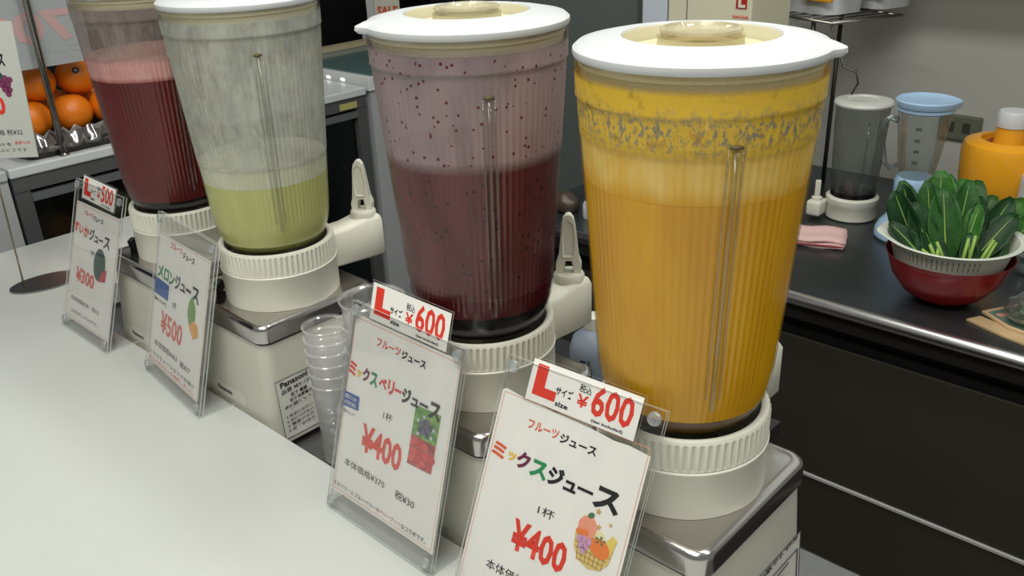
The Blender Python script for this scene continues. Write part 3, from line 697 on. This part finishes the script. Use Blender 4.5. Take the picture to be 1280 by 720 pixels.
# ---- spinach in the colander
bowl = thing('mixing_bowl', 'red plastic bowl holding the colander on the steel counter', 'bowl', (-.425, 1.545, .8505)); bowl.scale = (.89, .89, 1)
red_pl = mat('red_plastic', (148, 18, 22), .25)
link('bowl', lathe([(.035, 0), (.042, .0), (.048, .004), (.075, .018), (.098, .045), (.110, .076), (.1135, .086), (.1155, .0865), (.1145, .0835), (.108, .074), (.095, .046), (.073, .021), (.04, .008)], 80, cap0=True, cap1=True), red_pl, bowl)
colr = thing('colander', 'white plastic colander full of spinach, nested in the red bowl', 'colander', (-.425, 1.545, .864)); colr.scale = (.85, .85, 1)
cw = mat('colander_white', (206, 210, 196), .45)
def lug(tt, r, z):
    if r < .118: return 0
    e = 0
    for a0 in (math.radians(205), math.radians(25)):
        d = (tt-a0+PI) % (2*PI)-PI; e += .010*math.exp(-(d/.22)**2)
    return e*(r-.118)/.014
link('bowl', lathe([(.03, 0), (.06, .010), (.09, .034), (.1035, .06), (.114, .092), (.120, .103), (.130, .1055), (.132, .104), (.130, .102)], 120, lug, cap0=True), cw, colr)
bm = bmesh.new()
for k in range(20):
    a = -2.4+k*.085
    for zz, rr in ((.078, .1098), (.088, .1130)):
        c_, s_ = math.cos(a), math.sin(a)
        vs = [bm.verts.new(((rr+dr)*c_-q*s_, (rr+dr)*s_+q*c_, zz+dz)) for q, dz, dr in ((-.0009, -.004, -.0012), (.0009, -.004, -.0012), (.0009, .004, .0010), (-.0009, .004, .0010))]
        bm.faces.new(vs)
o = link('drain_slots', mesh(bm), mat('slot_shade', (92, 100, 78), .7), colr)
sp_t = thing('spinach', 'bunch of dark green leafy spinach in the white colander', 'vegetable', (-.425, 1.545, .900)); sp_t.scale = (.90, .90, .86)
leaf_ms = []
for i_, c_ in enumerate(((34, 76, 26), (22, 56, 24), (50, 98, 34))):
    m = mat('spinach_leaf%d' % i_, c_, .5, spec=.3, noise=.18, nscale=30, bump=.5, bscale=70); leaf_ms.append(m)
stem_m = mat('spinach_stem', (136, 170, 74), .45)
def leaf(base, mid, tip, width, m, facing, stemr=.0032):
    """stem from base to mid, blade from mid to tip; facing = approximate blade normal"""
    base, mid, tip, facing = map(Vector, (base, mid, tip, facing))
    ax = (tip-mid); Ln = ax.length; ax.normalize(); sd = ax.cross(facing).normalized(); nr = sd.cross(ax).normalized()
    bm = bmesh.new(); NU, NV = 5, 9; grid = []
    for j in range(NV+1):
        s = j/NV; wv = width*(math.sin(PI*min(1, (s**1.12)*.93+.035))**.60)*(1+.05*s)
        if j == NV: wv = width*.22
        cen = mid + ax*Ln*s - nr*(.16*Ln*s*s)
        row = []
        for i in range(-NU, NU+1):
            q = i/NU
            row.append(bm.verts.new(cen + sd*wv*q + nr*(wv*.30*q*q + .0022*math.sin(s*15+q*5)*abs(q))))
        grid.append(row)
    for a, b in zip(grid, grid[1:]):
        for i in range(2*NU): bm.faces.new((a[i], a[i+1], b[i+1], b[i]))
    me = mesh(bm, True); lo = link('leaf', me, m, sp_t)
    md = lo.modifiers.new('thickness', 'SOLIDIFY'); md.thickness = .0008
    bm = bmesh.new()
    pts = [base, base.lerp(mid, .5) - nr*.003] + [mid + ax*Ln*s - nr*(.16*Ln*s*s) + nr*.0006 for s in (0, .25, .5, .75, .92)]
    tube(bm, pts, [stemr*1.3, stemr*1.1, stemr*.85, stemr*.55, stemr*.4, stemr*.28, stemr*.12], 6)
    link('stem', mesh(bm, True), stem_m, lo)
cdir = Vector((.25, -.9, .45))
R_ = Vector((.737, .675, 0))       # towards the photograph's right
LF = [ # offset right, depth, base right, mid height, tip right, tip height, half width, mat, turn
 (-.058, .050, -.04, .075, -.088, .168, .025, 1, -.5), (-.040, .030, -.03, .080, -.052, .186, .024, 0, -.2), (-.012, .052, -.01, .090, -.012, .200, .030, 2, .1),
 (-.020, -.005, .0, .050, -.022, .172, .028, 0, .1), (.006, .020, .010, .070, .022, .184, .027, 0, .5), (.026, .045, .02, .080, .040, .178, .025, 2, .3),
 (.012, -.012, .008, .050, .028, .150, .023, 2, -.5), (-.075, -.01, -.03, .060, -.108, .118, .020, 1, .5), (-.080, .025, -.05, .075, -.112, .160, .025, 1, -.3), (.045, .06, .02, .07, .070, .168, .024, 0, .2),
 (.035, -.005, .015, .045, .098, .136, .024, 1, -.2), (.052, .025, .03, .050, .118, .148, .024, 1, .3), (.075, .0, .02, .055, .165, .118, .030, 2, .1),
 (.085, .03, .02, .050, .150, .140, .028, 2, -.4), (-.035, -.02, -.015, .035, -.045, .108, .020, 1, .4), (.022, -.035, .01, .035, .020, .098, .018, 1, 0),
 (.0, .070, .0, .08, .012, .192, .027, 0, .2), (-.068, .055, -.04, .07, -.075, .172, .026, 0, .2), (.055, -.030, .01, .030, .075, .092, .020, 1, .2), (-.055, .005, -.03, .055, -.070, .145, .023, 1, .6),
 (.065, .055, .02, .06, .100, .150, .026, 0, -.2), (.035, .012, .0, .06, .062, .158, .023, 1, .7)]
for (mr_, dp, br, mh, tr, th, wd, mi, tn) in LF:
    D = Vector((-.675, .737, 0))
    base = R_*br*.8 + D*(dp*.4-.03) + Vector((0, 0, -.012))
    mid = R_*(mr_*.75+.0) + D*(dp-.02) + Vector((0, 0, mh-.025))
    tip = R_*(tr+random.uniform(-.008, .008)) + D*(dp+.01+random.uniform(-.015, .015)) + Vector((0, 0, th-.006+random.uniform(-.008, .006)))
    leaf(base, mid, tip, wd*random.uniform(.92, 1.14), leaf_ms[mi], cdir + R_*(tn+random.uniform(-.25, .25)))
# bare cut stalks at the front
bm = bmesh.new()
for k, (a, b, h) in enumerate(((-.07, -.045, .075), (-.05, -.062, .08), (-.03, -.05, .085), (-.005, .008, .09), (.012, .02, .095), (.03, .055, .085), (.045, .06, .08), (-.015, -.075, .07))):
    D = Vector((-.675, .737, 0)); p0 = R_*a*.7 + D*-.055 + Vector((0, 0, .02)); p1 = R_*b + D*-.045 + Vector((0, 0, h))
    tube(bm, [p0, p0.lerp(p1, .5), p1], [.004, .0036, .003], 6)
o = link('stalks', mesh(bm, True), stem_m, sp_t); o['kind'] = 'stuff'

# ---- white-based spare blender at the back
t = thing('spare_blender', 'empty glass blender with white base and tap, beside the blue one', 'blender', (-.722, 1.845, .8505))
link('base', lathe([(.050, 0), (.053, .003), (.053, .030), (.0545, .032), (.0545, .046), (.050, .050)], 64, cap0=True, cap1=True), white_pl, t)
link('blade_seat', lathe([(.047, .0502), (.047, .060), (.040, .064), (.012, .066)], 48, cap0=True, cap1=True), mat('dark_steel_ring', (40, 38, 38), .25, .7), t)
spare_glass = clear('smoky_jar', (226, 229, 226), .05, .12, .45, milk=.10, milkc=(150, 152, 146))
link('jar', lathe([(.046, .0605), (.0475, .075), (.049, .12), (.0525, .2), (.0535, .235), (.055, .244), (.055, .250)], 160, lambda a, r, z: .0006*math.cos(40*a) if .075 < z < .22 else 0), spare_glass, t)
link('lid', lathe([(.052, .246), (.0585, .2455), (.0595, .249), (.057, .2535), (.045, .256), (.036, .2565), (.034, .2535), (.012, .253)], 72, cap1=True), mat('grey_white_lid', (206, 208, 200), .4), t)
for a in (-.9, -.45, .1): 
    bm = bmesh.new(); tube(bm, [(.0478*math.cos(a), .0478*math.sin(a), .07), (.0535*math.cos(a), .0535*math.sin(a), .22)], .0018, 6); link('jar_rib', mesh(bm, True), glass, t)
ao = box('tap_arm', -.072, -.040, -.070, -.030, .006, .040, white_pl, t, .006, 3)
lb = lathe([(.011, .040), (.011, .046), (.009, .047)], 24, cap1=True); o = link('tap_boss', lb, white_pl, ao); o.location = (-.056, -.052, 0)
o = box('tap_lever', -.006, .006, -.003, .003, .046, .084, white_pl, ao, .0025, 3); o.location = (-.056, -.052, 0); o.rotation_euler = (0, 0, .7)

# ---- light blue blender
t = thing('blue_blender', 'light blue table blender with a glass jug on the steel counter', 'blender', (-.580, 1.79, .8505))
t.scale = (.88, .88, 1.03)
lb_m = mat('light_blue_plastic', (164, 194, 222), .35)
link('motor_base', lathe([(.066, 0), (.071, .005), (.071, .016), (.064, .030), (.050, .045), (.043, .065), (.041, .092), (.0425, .094), (.043, .118), (.039, .126)], 64, cap0=True, cap1=True), lb_m, t)
link('jug', lathe([(.036, .1265), (.038, .135), (.045, .17), (.052, .22), (.0565, .256), (.057, .262)], 96, lambda a, r, z: .0008*math.cos(10*a)), glass, t)
link('jug_rim', lathe([(.0560, .254), (.0585, .256), (.0585, .262), (.056, .262)], 64), lb_m, t)
def sp2(a, r, z):
    d = (a-math.radians(20)+PI) % (2*PI)-PI; return .007*math.exp(-(d/.3)**2) if r > .05 else 0
link('lid', lathe([(.0565, .262), (.0605, .263), (.063, .268), (.064, .2745), (.0615, .2765), (.056, .273), (.03, .270), (.01, .270)], 80, sp2, cap1=True), lb_m, t)
bm = bmesh.new()
hd = Vector((-.80, -.60, 0)); hp = lambda r, z: Vector((hd.x*r, hd.y*r, z))
tube(bm, [hp(.054, .236), hp(.072, .243), hp(.084, .232), hp(.083, .20), hp(.072, .155), hp(.058, .142), hp(.042, .15)], [.006, .0065, .0065, .006, .0055, .005, .005], 10)
link('handle', mesh(bm, True), clear('thick_glass', (214, 224, 222), .18, .05, .9, milk=.05), t)
for k in range(4):
    o = lettering(('800', '600', '400', '200')[k], -.008, .004, 0, .007, ink, t, 0, .02, name='scale_mark'); zz = .225-k*.022; rr = .0385+.019*(zz-.135)/.12+.0018
    o.location = (rr*math.cos(-1.35), rr*math.sin(-1.35), zz); o.rotation_euler = (.12, 0, .22)

# ---- yellow juicer
t = thing('citrus_juicer', 'orange-yellow juicer with a white cap on the right of the counter', 'juicer', (-.447, 1.885, .8505))
yj = mat('juicer_yellow', (236, 164, 34), .28)
gw = mat('juicer_grey', (190, 192, 190), .4)
link('base', prism(rrect(-.070, .1, -.075, .075, .03), 0, .085, bevel=.008, seg=3), gw, t)
link('bowl', lathe([(.068, .085), (.074, .095), (.080, .13), (.0825, .185), (.078, .198), (.066, .2035), (.050, .205), (.048, .195), (.030, .192)], 72, cap0=True, cap1=True), yj, t)
link('pulp_ring', lathe([(.044, .1945), (.040, .1985), (.033, .1985), (.030, .194)], 48), mat('pulp_brown', (150, 72, 26), .6), t)
link('tower', lathe([(.031, .19), (.0275, .203), (.0265, .232)], 40, cap1=True), yj, t)
link('cap', lathe([(.0285, .230), (.029, .236), (.0285, .255), (.026, .260), (.012, .261)], 40, cap0=True, cap1=True), lid_white, t)
link('side_housing', prism(rrect(.045, .14, -.085, .05, .03), .0855, .17, bevel=.02, seg=4), gw, t)

# ---- outlet plate on the wall
t = thing('wall_outlet', 'grey-green outlet cover on the wall behind the juicer', 'outlet', (-.655, 2.1495, 1.0))
box('cover', -.005, .085, -.014, 0, -.03, .025, mat('greygreen_plastic', (118, 124, 104), .5), t, .003)
for k in (0, 1): box('socket', .014+k*.034, .030+k*.034, -.0155, -.0135, -.012, .010, mat('socket_dark', (70, 74, 62), .5), t)

# ---- folded pink cloth
bm = bmesh.new()
t = thing('dish_cloth', 'folded pink cloth behind the orange juice blender', 'cloth', (-.712, 1.665, .8505), .35)
pk = mat('pink_cloth', (214, 178, 174), .85, bump=.4, bscale=90)
for k in range(3):
    bmk = bmesh.new(); nx, ny = 8, 8; g = []
    for i in range(nx+1):
        g.append([bmk.verts.new((-.055+.11*i/nx, -.04+.085*j/ny, .004+k*.0065+.002*math.sin(i*1.1+k)+.0015*math.cos(j*1.3+k*2))) for j in range(ny+1)])
    for i in range(nx):
        for j in range(ny): bmk.faces.new((g[i][j], g[i+1][j], g[i+1][j+1], g[i][j+1]))
    o = link('fold', mesh(bmk, True), pk, t); md = o.modifiers.new('thickness', 'SOLIDIFY'); md.thickness = .005
    o.rotation_euler = (0, 0, (k-1)*.05)
o = tubeobj('stripe', [(-.054, -.041, .006), (0, -.042, .007), (.054, -.041, .006)], .0018, mat('cloth_red', (150, 60, 66), .8), t)

# ---- brown wrapping and bag of herbs at the right edge
t = thing('cardboard_sheet', 'torn brown cardboard sheet on the counter front at the right', 'cardboard', (0, 0, .8508))
link('sheet', prism([(-.362, 1.478), (-.348, 1.503), (-.300, 1.487), (-.21, 1.475), (-.21, 1.40+.02), (-.262, 1.441), (-.30, 1.452), (-.325, 1.462)], 0, .0035), mat('brown_card', (186, 158, 118), .7, noise=.06, nscale=25), t)
t = thing('printed_packet', 'flat packet printed green and pink, lying on the cardboard', 'packet', (0, 0, .8545))
pc_ = link('packet', prism([(-.350, 1.515), (-.300, 1.600), (-.20, 1.62), (-.20, 1.455), (-.300, 1.478)], 0, .004), mat('packet_edge', (206, 176, 136), .6), t)
bm = bmesh.new(); bm.faces.new([bm.verts.new((x, y, .0044)) for x, y in ((-.341, 1.515), (-.298, 1.592), (-.205, 1.61), (-.205, 1.462), (-.300, 1.486))]); link('print', mesh(bm), mat('packet_green', (88, 112, 100), .5, noise=.25, nscale=30), pc_)
for x, y, r_ in ((-.318, 1.518, .009), (-.300, 1.555, .010)):
    me = lathe([(r_, .0049), (r_*.5, .0050)], 12, lambda a, r, z: r*.3*math.sin(2*a), cap1=True); o = link('print', me, mat('packet_pink', (214, 160, 140), .6), pc_); o.location = (x, y, 0)
t = thing('herb_bag', 'clear bag of green herbs lying on the printed packet', 'bag', (-.262, 1.525, .8592))
bm = bmesh.new(); bmesh.ops.create_icosphere(bm, subdivisions=3, radius=.045)
for v_ in bm.verts:
    k = 1+.12*math.sin(v_.co.x*160)*math.cos(v_.co.y*140+v_.co.z*90); v_.co = Vector((v_.co.x*1.3*k, v_.co.y*1.1*k, max(-.0, (v_.co.z+.03)*.62*k)))
link('film', mesh(bm, True), clear('bag_film', (232, 238, 236), .16, .1, .7, milk=.06), t)
bm = bmesh.new(); rnd = random.Random(3)
for k in range(240):
    a = rnd.uniform(0, 2*PI); r_ = .038*math.sqrt(rnd.random()); p = Vector((r_*math.cos(a)*1.2, r_*math.sin(a), rnd.uniform(.004, .034*(1-(r_/.045)**2)+.005)))
    d1 = Vector((rnd.uniform(-1, 1), rnd.uniform(-1, 1), rnd.uniform(-.5, .8))).normalized()*.008; d2 = d1.orthogonal().normalized()*.0025
    bm.faces.new([bm.verts.new(q) for q in (p-d1, p+d2, p+d1, p-d2)])
o = link('herbs', mesh(bm), mat('herb_green', (72, 108, 58), .6, noise=.2, nscale=60), t); o['kind'] = 'stuff'
link('sticker', prism([(-.006+.011*math.cos(a*PI/8), .01+.009*math.sin(a*PI/8)) for a in range(16)], .0385, .0395), mat('blue_sticker', (70, 96, 168), .5), t)
t = thing('glass_bowl', 'small clear glass bowl at the right edge behind the spinach', 'bowl', (-.335, 1.755, .8505))
link('bowl', lathe([(.028, .001), (.034, .001), (.046, .018), (.056, .045), (.058, .0455), (.056, .04), (.044, .016), (.03, .005)], 56, cap0=True, cap1=True), glass, t)

# ---- wire rack with white dispensers
rk = thing('wire_rack', 'dark wire rack standing on the counter under white dispensers', 'rack', (-.786, 1.791, .8505), -.435)
wire_m = mat('dark_chrome_wire', (96, 92, 86), .35, .9)
# local: x runs left (negative), y runs to the wall
for k in range(14):
    tubeobj('wire', [(-.40+k*.0305, 0, .412), (-.40+k*.0305, .18, .412)], .0017, wire_m, rk, 6)
tubeobj('rail', [(-.42, 0, .409), (.002, 0, .409)], .0034, mat('rail_chrome', (150, 146, 140), .3, .9), rk)
tubeobj('rail', [(-.42, .18, .409), (.002, .18, .409)], .0034, MATS['rail_chrome'], rk)
tubeobj('rail', [(0, 0, .409), (0, .18, .409)], .0034, MATS['rail_chrome'], rk)
for px_, py_ in ((-.06, .006), (-.17, .175), (-.40, .006), (-.40, .175)): tubeobj('post', [(px_, py_, 0), (px_, py_, .409)], .005, wire_m, rk)
for zz in (.12, .25): tubeobj('cross_bar', [(-.40, .006, zz), (-.06, .006, zz)], .0022, wire_m, rk, 6)
tubeobj('hook', [(.0, .0, .405), (.026, .02, .325), (.052, .03, .318), (.055, .035, .296), (.044, .032, .272)], .0022, wire_m, rk, 6)
def dispenser(x, y, label, rz, wd):
    t = thing('drink_dispenser', label, 'dispenser', (x, y, 1.2655), rz, 'white dispensers on the wire rack')
    link('body', prism(rrect(-wd/2*.86, wd/2*.86, -.055, .055, .03), 0, .22, top=rrect(-wd/2, wd/2, -.07, .07, .03)), mat('dispenser_white', (222, 224, 228), .35), t)
    box('orange_panel', wd*.12, wd*.47, -.0715, -.058, .028, .12, mat('orange_panel', (222, 158, 40), .4), t, .002)
    box('knob', -wd*.34, -wd*.24, -.068, -.052, .014, .022, black, t, .002)
    return t
dispenser(-.890, 1.925, 'white dispenser with orange panel, nearer one on the wire rack', -.30, .22)
dispenser(-.815, 2.045, 'white dispenser with orange panel, farther one by the wall', -.30, .17)

# ---- cream and pale boxes behind the nearest lid
t = thing('cream_carton', 'tall cream carton with a red mark behind the nearest lid', 'carton', (-.95, 1.66, .8505))
cb = box('carton', -.098, .088, -.06, .10, 0, .60, mat('cream_card', (214, 210, 184), .5, noise=.02, nscale=8), t, .003)
box('seam', -.0545, -.0525, -.0608, -.0595, 0, .60, mat('seam_grey', (110, 108, 100), .6), cb)
mk = box('red_mark', .055, .078, -.0612, -.0600, .455, .545, mat('mark_red', (176, 36, 34), .5), cb)
lettering('L', .060, .075, .457, .480, white_pl, cb, -.0616, .05); lettering('Alcohol Garden', .049, .083, .437, .4435, red_ink, cb, -.0612, .02)
t = thing('pale_carton', 'pale bluish-white carton beside the cream carton', 'carton', (-1.082, 1.66, .8505))
box('carton', -.03, .03, -.06, .10, 0, .62, mat('bluish_card', (196, 204, 214), .5), t, .003)
# small things seen low between the berry and orange blenders
t = thing('blue_bottle', 'small bottle with blue cap seen between the near blenders', 'bottle', (-1.165, 1.50, .8505))
link('body', lathe([(.020, 0), (.021, .003), (.021, .030), (.017, .038)], 32, cap0=True, cap1=True), lid_white, t)
link('cap', lathe([(.014, .038), (.015, .064), (.012, .068)], 24, cap1=True), mat('blue_cap', (40, 72, 140), .4), t)
t = thing('brown_pouch', 'dark brown pouch beside the blue-capped bottle', 'pouch', (-1.245, 1.50, .8505))
bm = bmesh.new(); bmesh.ops.create_icosphere(bm, subdivisions=3, radius=.036)
for v_ in bm.verts: v_.co = Vector((v_.co.x*1.1, v_.co.y*.8, max(0, (v_.co.z+.02)*.8+.003*math.sin(v_.co.x*200))))
link('pouch', mesh(bm, True), mat('dark_brown_film', (70, 56, 48), .35), t)

# ---------------------------------------------------------------- fruit showcase at the left
t = thing('fruit_showcase', 'grey-framed glass-front fruit case at the end of the serving counter', 'display case')
gf = mat('case_grey', (96, 96, 98), .4, .2); gfl = mat('case_frame_light', (132, 134, 138), .35, .5)
box('top', -2.78, -2.095, .632, 1.628, .988, 1.010, mat('case_top_white', (214, 216, 216), .35), t, .003)
box('band', -2.14, -2.100, .634, 1.626, .955, .988, gf, t)
for y0, y1 in ((.634, .668), (1.592, 1.626)): box('stile', -2.14, -2.102, y0, y1, .02, .955, gf, t)
box('rail', -2.135, -2.099, .668, 1.592, .928, .946, gfl, t); box('rail', -2.135, -2.103, .668, 1.592, .02, .30, gf, t)
box('mullion', -2.133, -2.1035, 1.12, 1.14, .30, .928, gfl, t)
for y0, y1 in ((.670, 1.119), (1.141, 1.590)): box('pane', -2.121, -2.117, y0, y1, .302, .926, clear('case_glass', (205, 212, 212), .05, .03, .6), t)
dkin = mat('case_inside', (26, 26, 28), .5)
box('back', -2.78, -2.765, .634, 1.626, .02, .988, dkin, t); box('end_panel', -2.765, -2.14, .634, .648, .02, .988, gf, t); box('end_panel', -2.765, -2.14, 1.612, 1.626, .02, .988, gf, t)
box('shelf', -2.765, -2.15, .650, 1.61, .765, .775, dkin, t); box('floor_panel', -2.765, -2.14, .650, 1.61, .02, .06, dkin, t)
lab = box('yellow_label', -2.0998, -2.0985, 1.530, 1.592, .958, .976, mat('label_yellow', (184, 182, 112), .5), t)
# mangoes inside
def fruit(name, label, cat, grp, x, y, z, r, m, sq=(1, 1, 1), rz=0, stemm=None, eye=False):
    bm = bmesh.new(); bmesh.ops.create_uvsphere(bm, u_segments=24, v_segments=16, radius=r)
    for v_ in bm.verts:
        q = v_.co/r; k = 1 - .10*max(0, q.z)**8 - .06*max(0, -q.z)**8
        v_.co = Vector((v_.co.x*sq[0], v_.co.y*sq[1], v_.co.z*sq[2]*k))
    t = thing(name, label, cat, (x, y, z), rz, grp)
    o = link('flesh', mesh(bm, True), m, t)
    if stemm: 
        s = link('stem_scar', lathe([(.0001, r*sq[2]*.9+.001), (.004, r*sq[2]*.9), (.005, r*sq[2]*.87)], 10), stemm, t)
    return t
scar = mat('stem_scar', (60, 70, 34), .7)
mango_g = mat('mango_yellow', (196, 186, 40), .35, noise=.15, nscale=14); mango_r = mat('mango_orange', (196, 116, 34), .35, noise=.15, nscale=14)
ml = [(-2.235, .745, .044, mango_r, 'orange-red mango on the left in the case'), (-2.225, .838, .045, mango_g, 'yellow-green mango right of the orange one in the case'), (-2.26, .935, .045, mango_g, 'yellow mango in the case, third from the left'),
      (-2.22, 1.035, .046, mango_r, 'orange mango in the case behind the watermelon sign'), (-2.23, 1.45, .05, mango_g, 'dim yellow mango at the right end of the case')]
for x, y, r_, m, lb_ in ml:
    fruit('mango', lb_, 'mango', 'mangoes in the case', x, y, .776+r_*.9, r_, m, (1.0, .9, .9), random.uniform(0, 3))
# oranges on a wrapped tray on top
tr = thing('fruit_tray', 'black tray of oranges wrapped in clear film on the case', 'tray', (0, 0, 1.0102))
link('tray', prism(rrect(-2.36, -2.125, .69, 1.02, .03), 0, .028, top=rrect(-2.375, -2.112, .675, 1.035, .035)), mat('black_tray', (38, 34, 34), .3), tr)
bm = bmesh.new(); rnd = random.Random(5); pv = []
for i in range(25):
    y_ = .678+.354*i/24; pv.append([bm.verts.new((-2.110+.006*math.sin(i*1.9), y_, .016)), bm.verts.new((-2.112+.010*math.sin(i*2.3), y_, .034+.006*math.sin(i*1.7))), bm.verts.new((-2.135+.006*math.sin(i*1.3), y_, .052+.008*math.sin(i*2.9)))])
for a, b in zip(pv, pv[1:]):
    for q in (0, 1): bm.faces.new((a[q], b[q], b[q+1], a[q+1]))
link('film', mesh(bm, True), clear('tray_film', (200, 196, 192), .22, .12, .8, milk=.10, milkc=(170, 150, 140)), tr)
om = mat('orange_peel', (230, 122, 16), .34, noise=.05, nscale=10, bump=.5, bscale=240)
ol = [(-2.19, .737, 1.086, 'orange, leftmost of the front bottom row on the tray'), (-2.185, .829, 1.086, 'orange in the middle of the front bottom row'), (-2.19, .921, 1.086, 'orange at the right of the front bottom row'),
      (-2.222, .776, 1.160, 'orange at the left of the upper row'), (-2.222, .872, 1.160, 'orange with a small sticker, upper row'), (-2.284, .737, 1.086, 'orange in the back bottom row, left'), (-2.282, .829, 1.086, 'orange in the back bottom row, middle'), (-2.284, .921, 1.086, 'orange in the back bottom row, right'), (-2.165, 1.004, 1.082, 'half hidden orange at the far right of the tray')]
for i, (x, y, z, lb_) in enumerate(ol):
    z -= 0.0
    o = fruit('orange', lb_, 'orange', 'oranges on the black tray', x, y, z, (.0455 if i != 8 else .0225+.019), om, (1, 1, .97), random.uniform(0, 3))
    if i == 4:
        s = link('sticker', lathe([(.0001, .0006), (.0075, 0), (.0078, -.0006)], 16), mat('sticker_dark', (44, 50, 66), .4), o)
        o.rotation_euler = (0, 0, 0); n_ = Vector((.86, -.30, .42)).normalized(); s.location = n_*.0456; s.rotation_euler = n_.to_track_quat('Z', 'Y').to_euler()
        s2_ = link('sticker_mark', lathe([(.0001, .001), (.003, .0008)], 12), mat('sticker_pale', (190, 190, 190), .4), s)
# poster sheet hung from a chrome frame, print seen from behind
t = thing('poster_sheet', 'translucent price poster seen from behind, above the oranges', 'poster', (-2.135, 0, 0))
psm = clear('poster_film', (214, 216, 216), .05, .2, .3, milk=.72, milkc=(190, 194, 194))
pst = box('sheet', -.0008, .0008, .30, .885, 1.205, 1.75, psm, t)
o = lettering('700', 0, .19, 0, .070, mat('faded_pink', (196, 160, 158), .7), pst, 0, .04, mirror=True); o.rotation_euler = (0, 0, PI/2); o.location = (.0014, .665, 1.255)
o = lettering('フルーツジュース 税込', 0, .32, 0, .02, mat('faded_grey', (170, 172, 176), .7), pst, 0, .01, mirror=True); o.rotation_euler = (0, 0, PI/2); o.location = (.0014, .54, 1.228)
t = thing('chrome_post', 'chrome post with foot standing on the showcase by the oranges', 'post', (-2.113, .762, 1.0102))
tubeobj('post', [(0, 0, .004), (0, .002, .78)], .0075, mat('post_chrome', (150, 146, 140), .25, .9), t, 12)
link('foot', lathe([(.011, 0), (.012, .002), (.008, .006)], 24, cap0=True, cap1=True), MATS['post_chrome'], t)
t = thing('white_cabinet', 'light grey cabinet at the extreme left beside the fruit case', 'cabinet')
box('body', -2.78, -2.105, -.4, .628, 0, .985, mat('cabinet_light', (186, 188, 188), .4), t); box('top', -2.79, -2.10, -.41, .629, .985, 1.008, mat('cabinet_top', (196, 198, 198), .35), t, .003)

# ---- display counter and things beyond
t = thing('display_counter', 'pale counter with teal glass top beyond the fruit case', 'counter')
box('body', -2.56, -2.098, 1.645, 2.62, 0, 1.0, mat('display_grey', (182, 184, 186), .5), t)
box('front_band', -2.565, -2.092, 1.638, 1.66, .995, 1.036, mat('band_white', (226, 228, 228), .3), t, .002)
for x in (-2.285, -2.215): box('spot_reflection', x-.008, x+.008, 1.6365, 1.6385, 1.014, 1.020, mat('reflection_glow', (255, 255, 245), .4, emit=3), t)  # small glowing boxes stand in for light reflections on the white band
box('glass_top', -2.56, -2.10, 1.655, 2.62, 1.03, 1.04, mat('teal_glass', (96, 122, 120), .12), t)
box('rear_edge', -2.56, -2.52, 1.655, 2.62, 1.041, 1.056, mat('tan_edge', (186, 172, 140), .4), t)
t = thing('sale_tag', 'small white tag reading SALE in orange behind the berry lid', 'sign', (-2.66, 2.2, 1.0405), .6)
box('ledge', -.09, .07, -.04, .06, -1.0402, 0, mat('display_grey', (150, 152, 154), .5), t)
tg = box('holder', -.075, .01, -.01, .01, 0, .15, mat('tag_white', (206, 210, 206), .5), t, .004)
tg2 = box('tag', -.04, .055, -.022, -.018, .03, .145, mat('tag_cream', (222, 222, 204), .5), t, .002)
lettering('SALE', -.030, .048, .065, .100, orange_ink, tg2, -.0225, .05)
t = thing('storage_shelf', 'dark shelf with small packs far behind the berry lid', 'shelf')
sd = mat('shelf_dark', (44, 46, 52), .5)
for zz in (.2, .62, 1.06, 1.36): box('board', -3.1, -1.8, 2.80, 3.15, zz, zz+.02, sd, t)
for x in (-3.1, -2.45, -1.82): box('upright', x, x+.02, 2.80, 3.15, 0, 1.7, sd, t)
pc = [((150, 154, 160), 'light grey'), ((70, 74, 84), 'dark grey'), ((196, 198, 200), 'white'), ((200, 40, 34), 'red'), ((120, 124, 130), 'mid grey'), ((210, 212, 214), 'bright white'), ((60, 62, 70), 'charcoal'), ((170, 172, 176), 'silver')]
wheres = ['at the left of the far shelf', 'second from the left on the far shelf', 'third from the left on the far shelf', 'in the middle of the far shelf', 'just right of the red pack', 'third from the right on the far shelf', 'second from the right on the far shelf', 'at the right end of the far shelf']
for k, (cc, nm) in enumerate(pc):
    x0 = -3.06+k*.152 + (.03 if k > 3 else 0)
    t = thing('storage_pack', nm+' pack '+wheres[k], 'box', (x0, 2.85, 1.0802), 0, 'packs on the far shelf')
    box('pack', 0, .115, 0, .2, 0, .16+.02*(k % 3), mat('pack%d' % k, cc, .5), t, .003)
    box('band', -.0006, .1156, -.0008, .001, .06, .09, mat('pack_band', (216, 218, 220), .5), t)
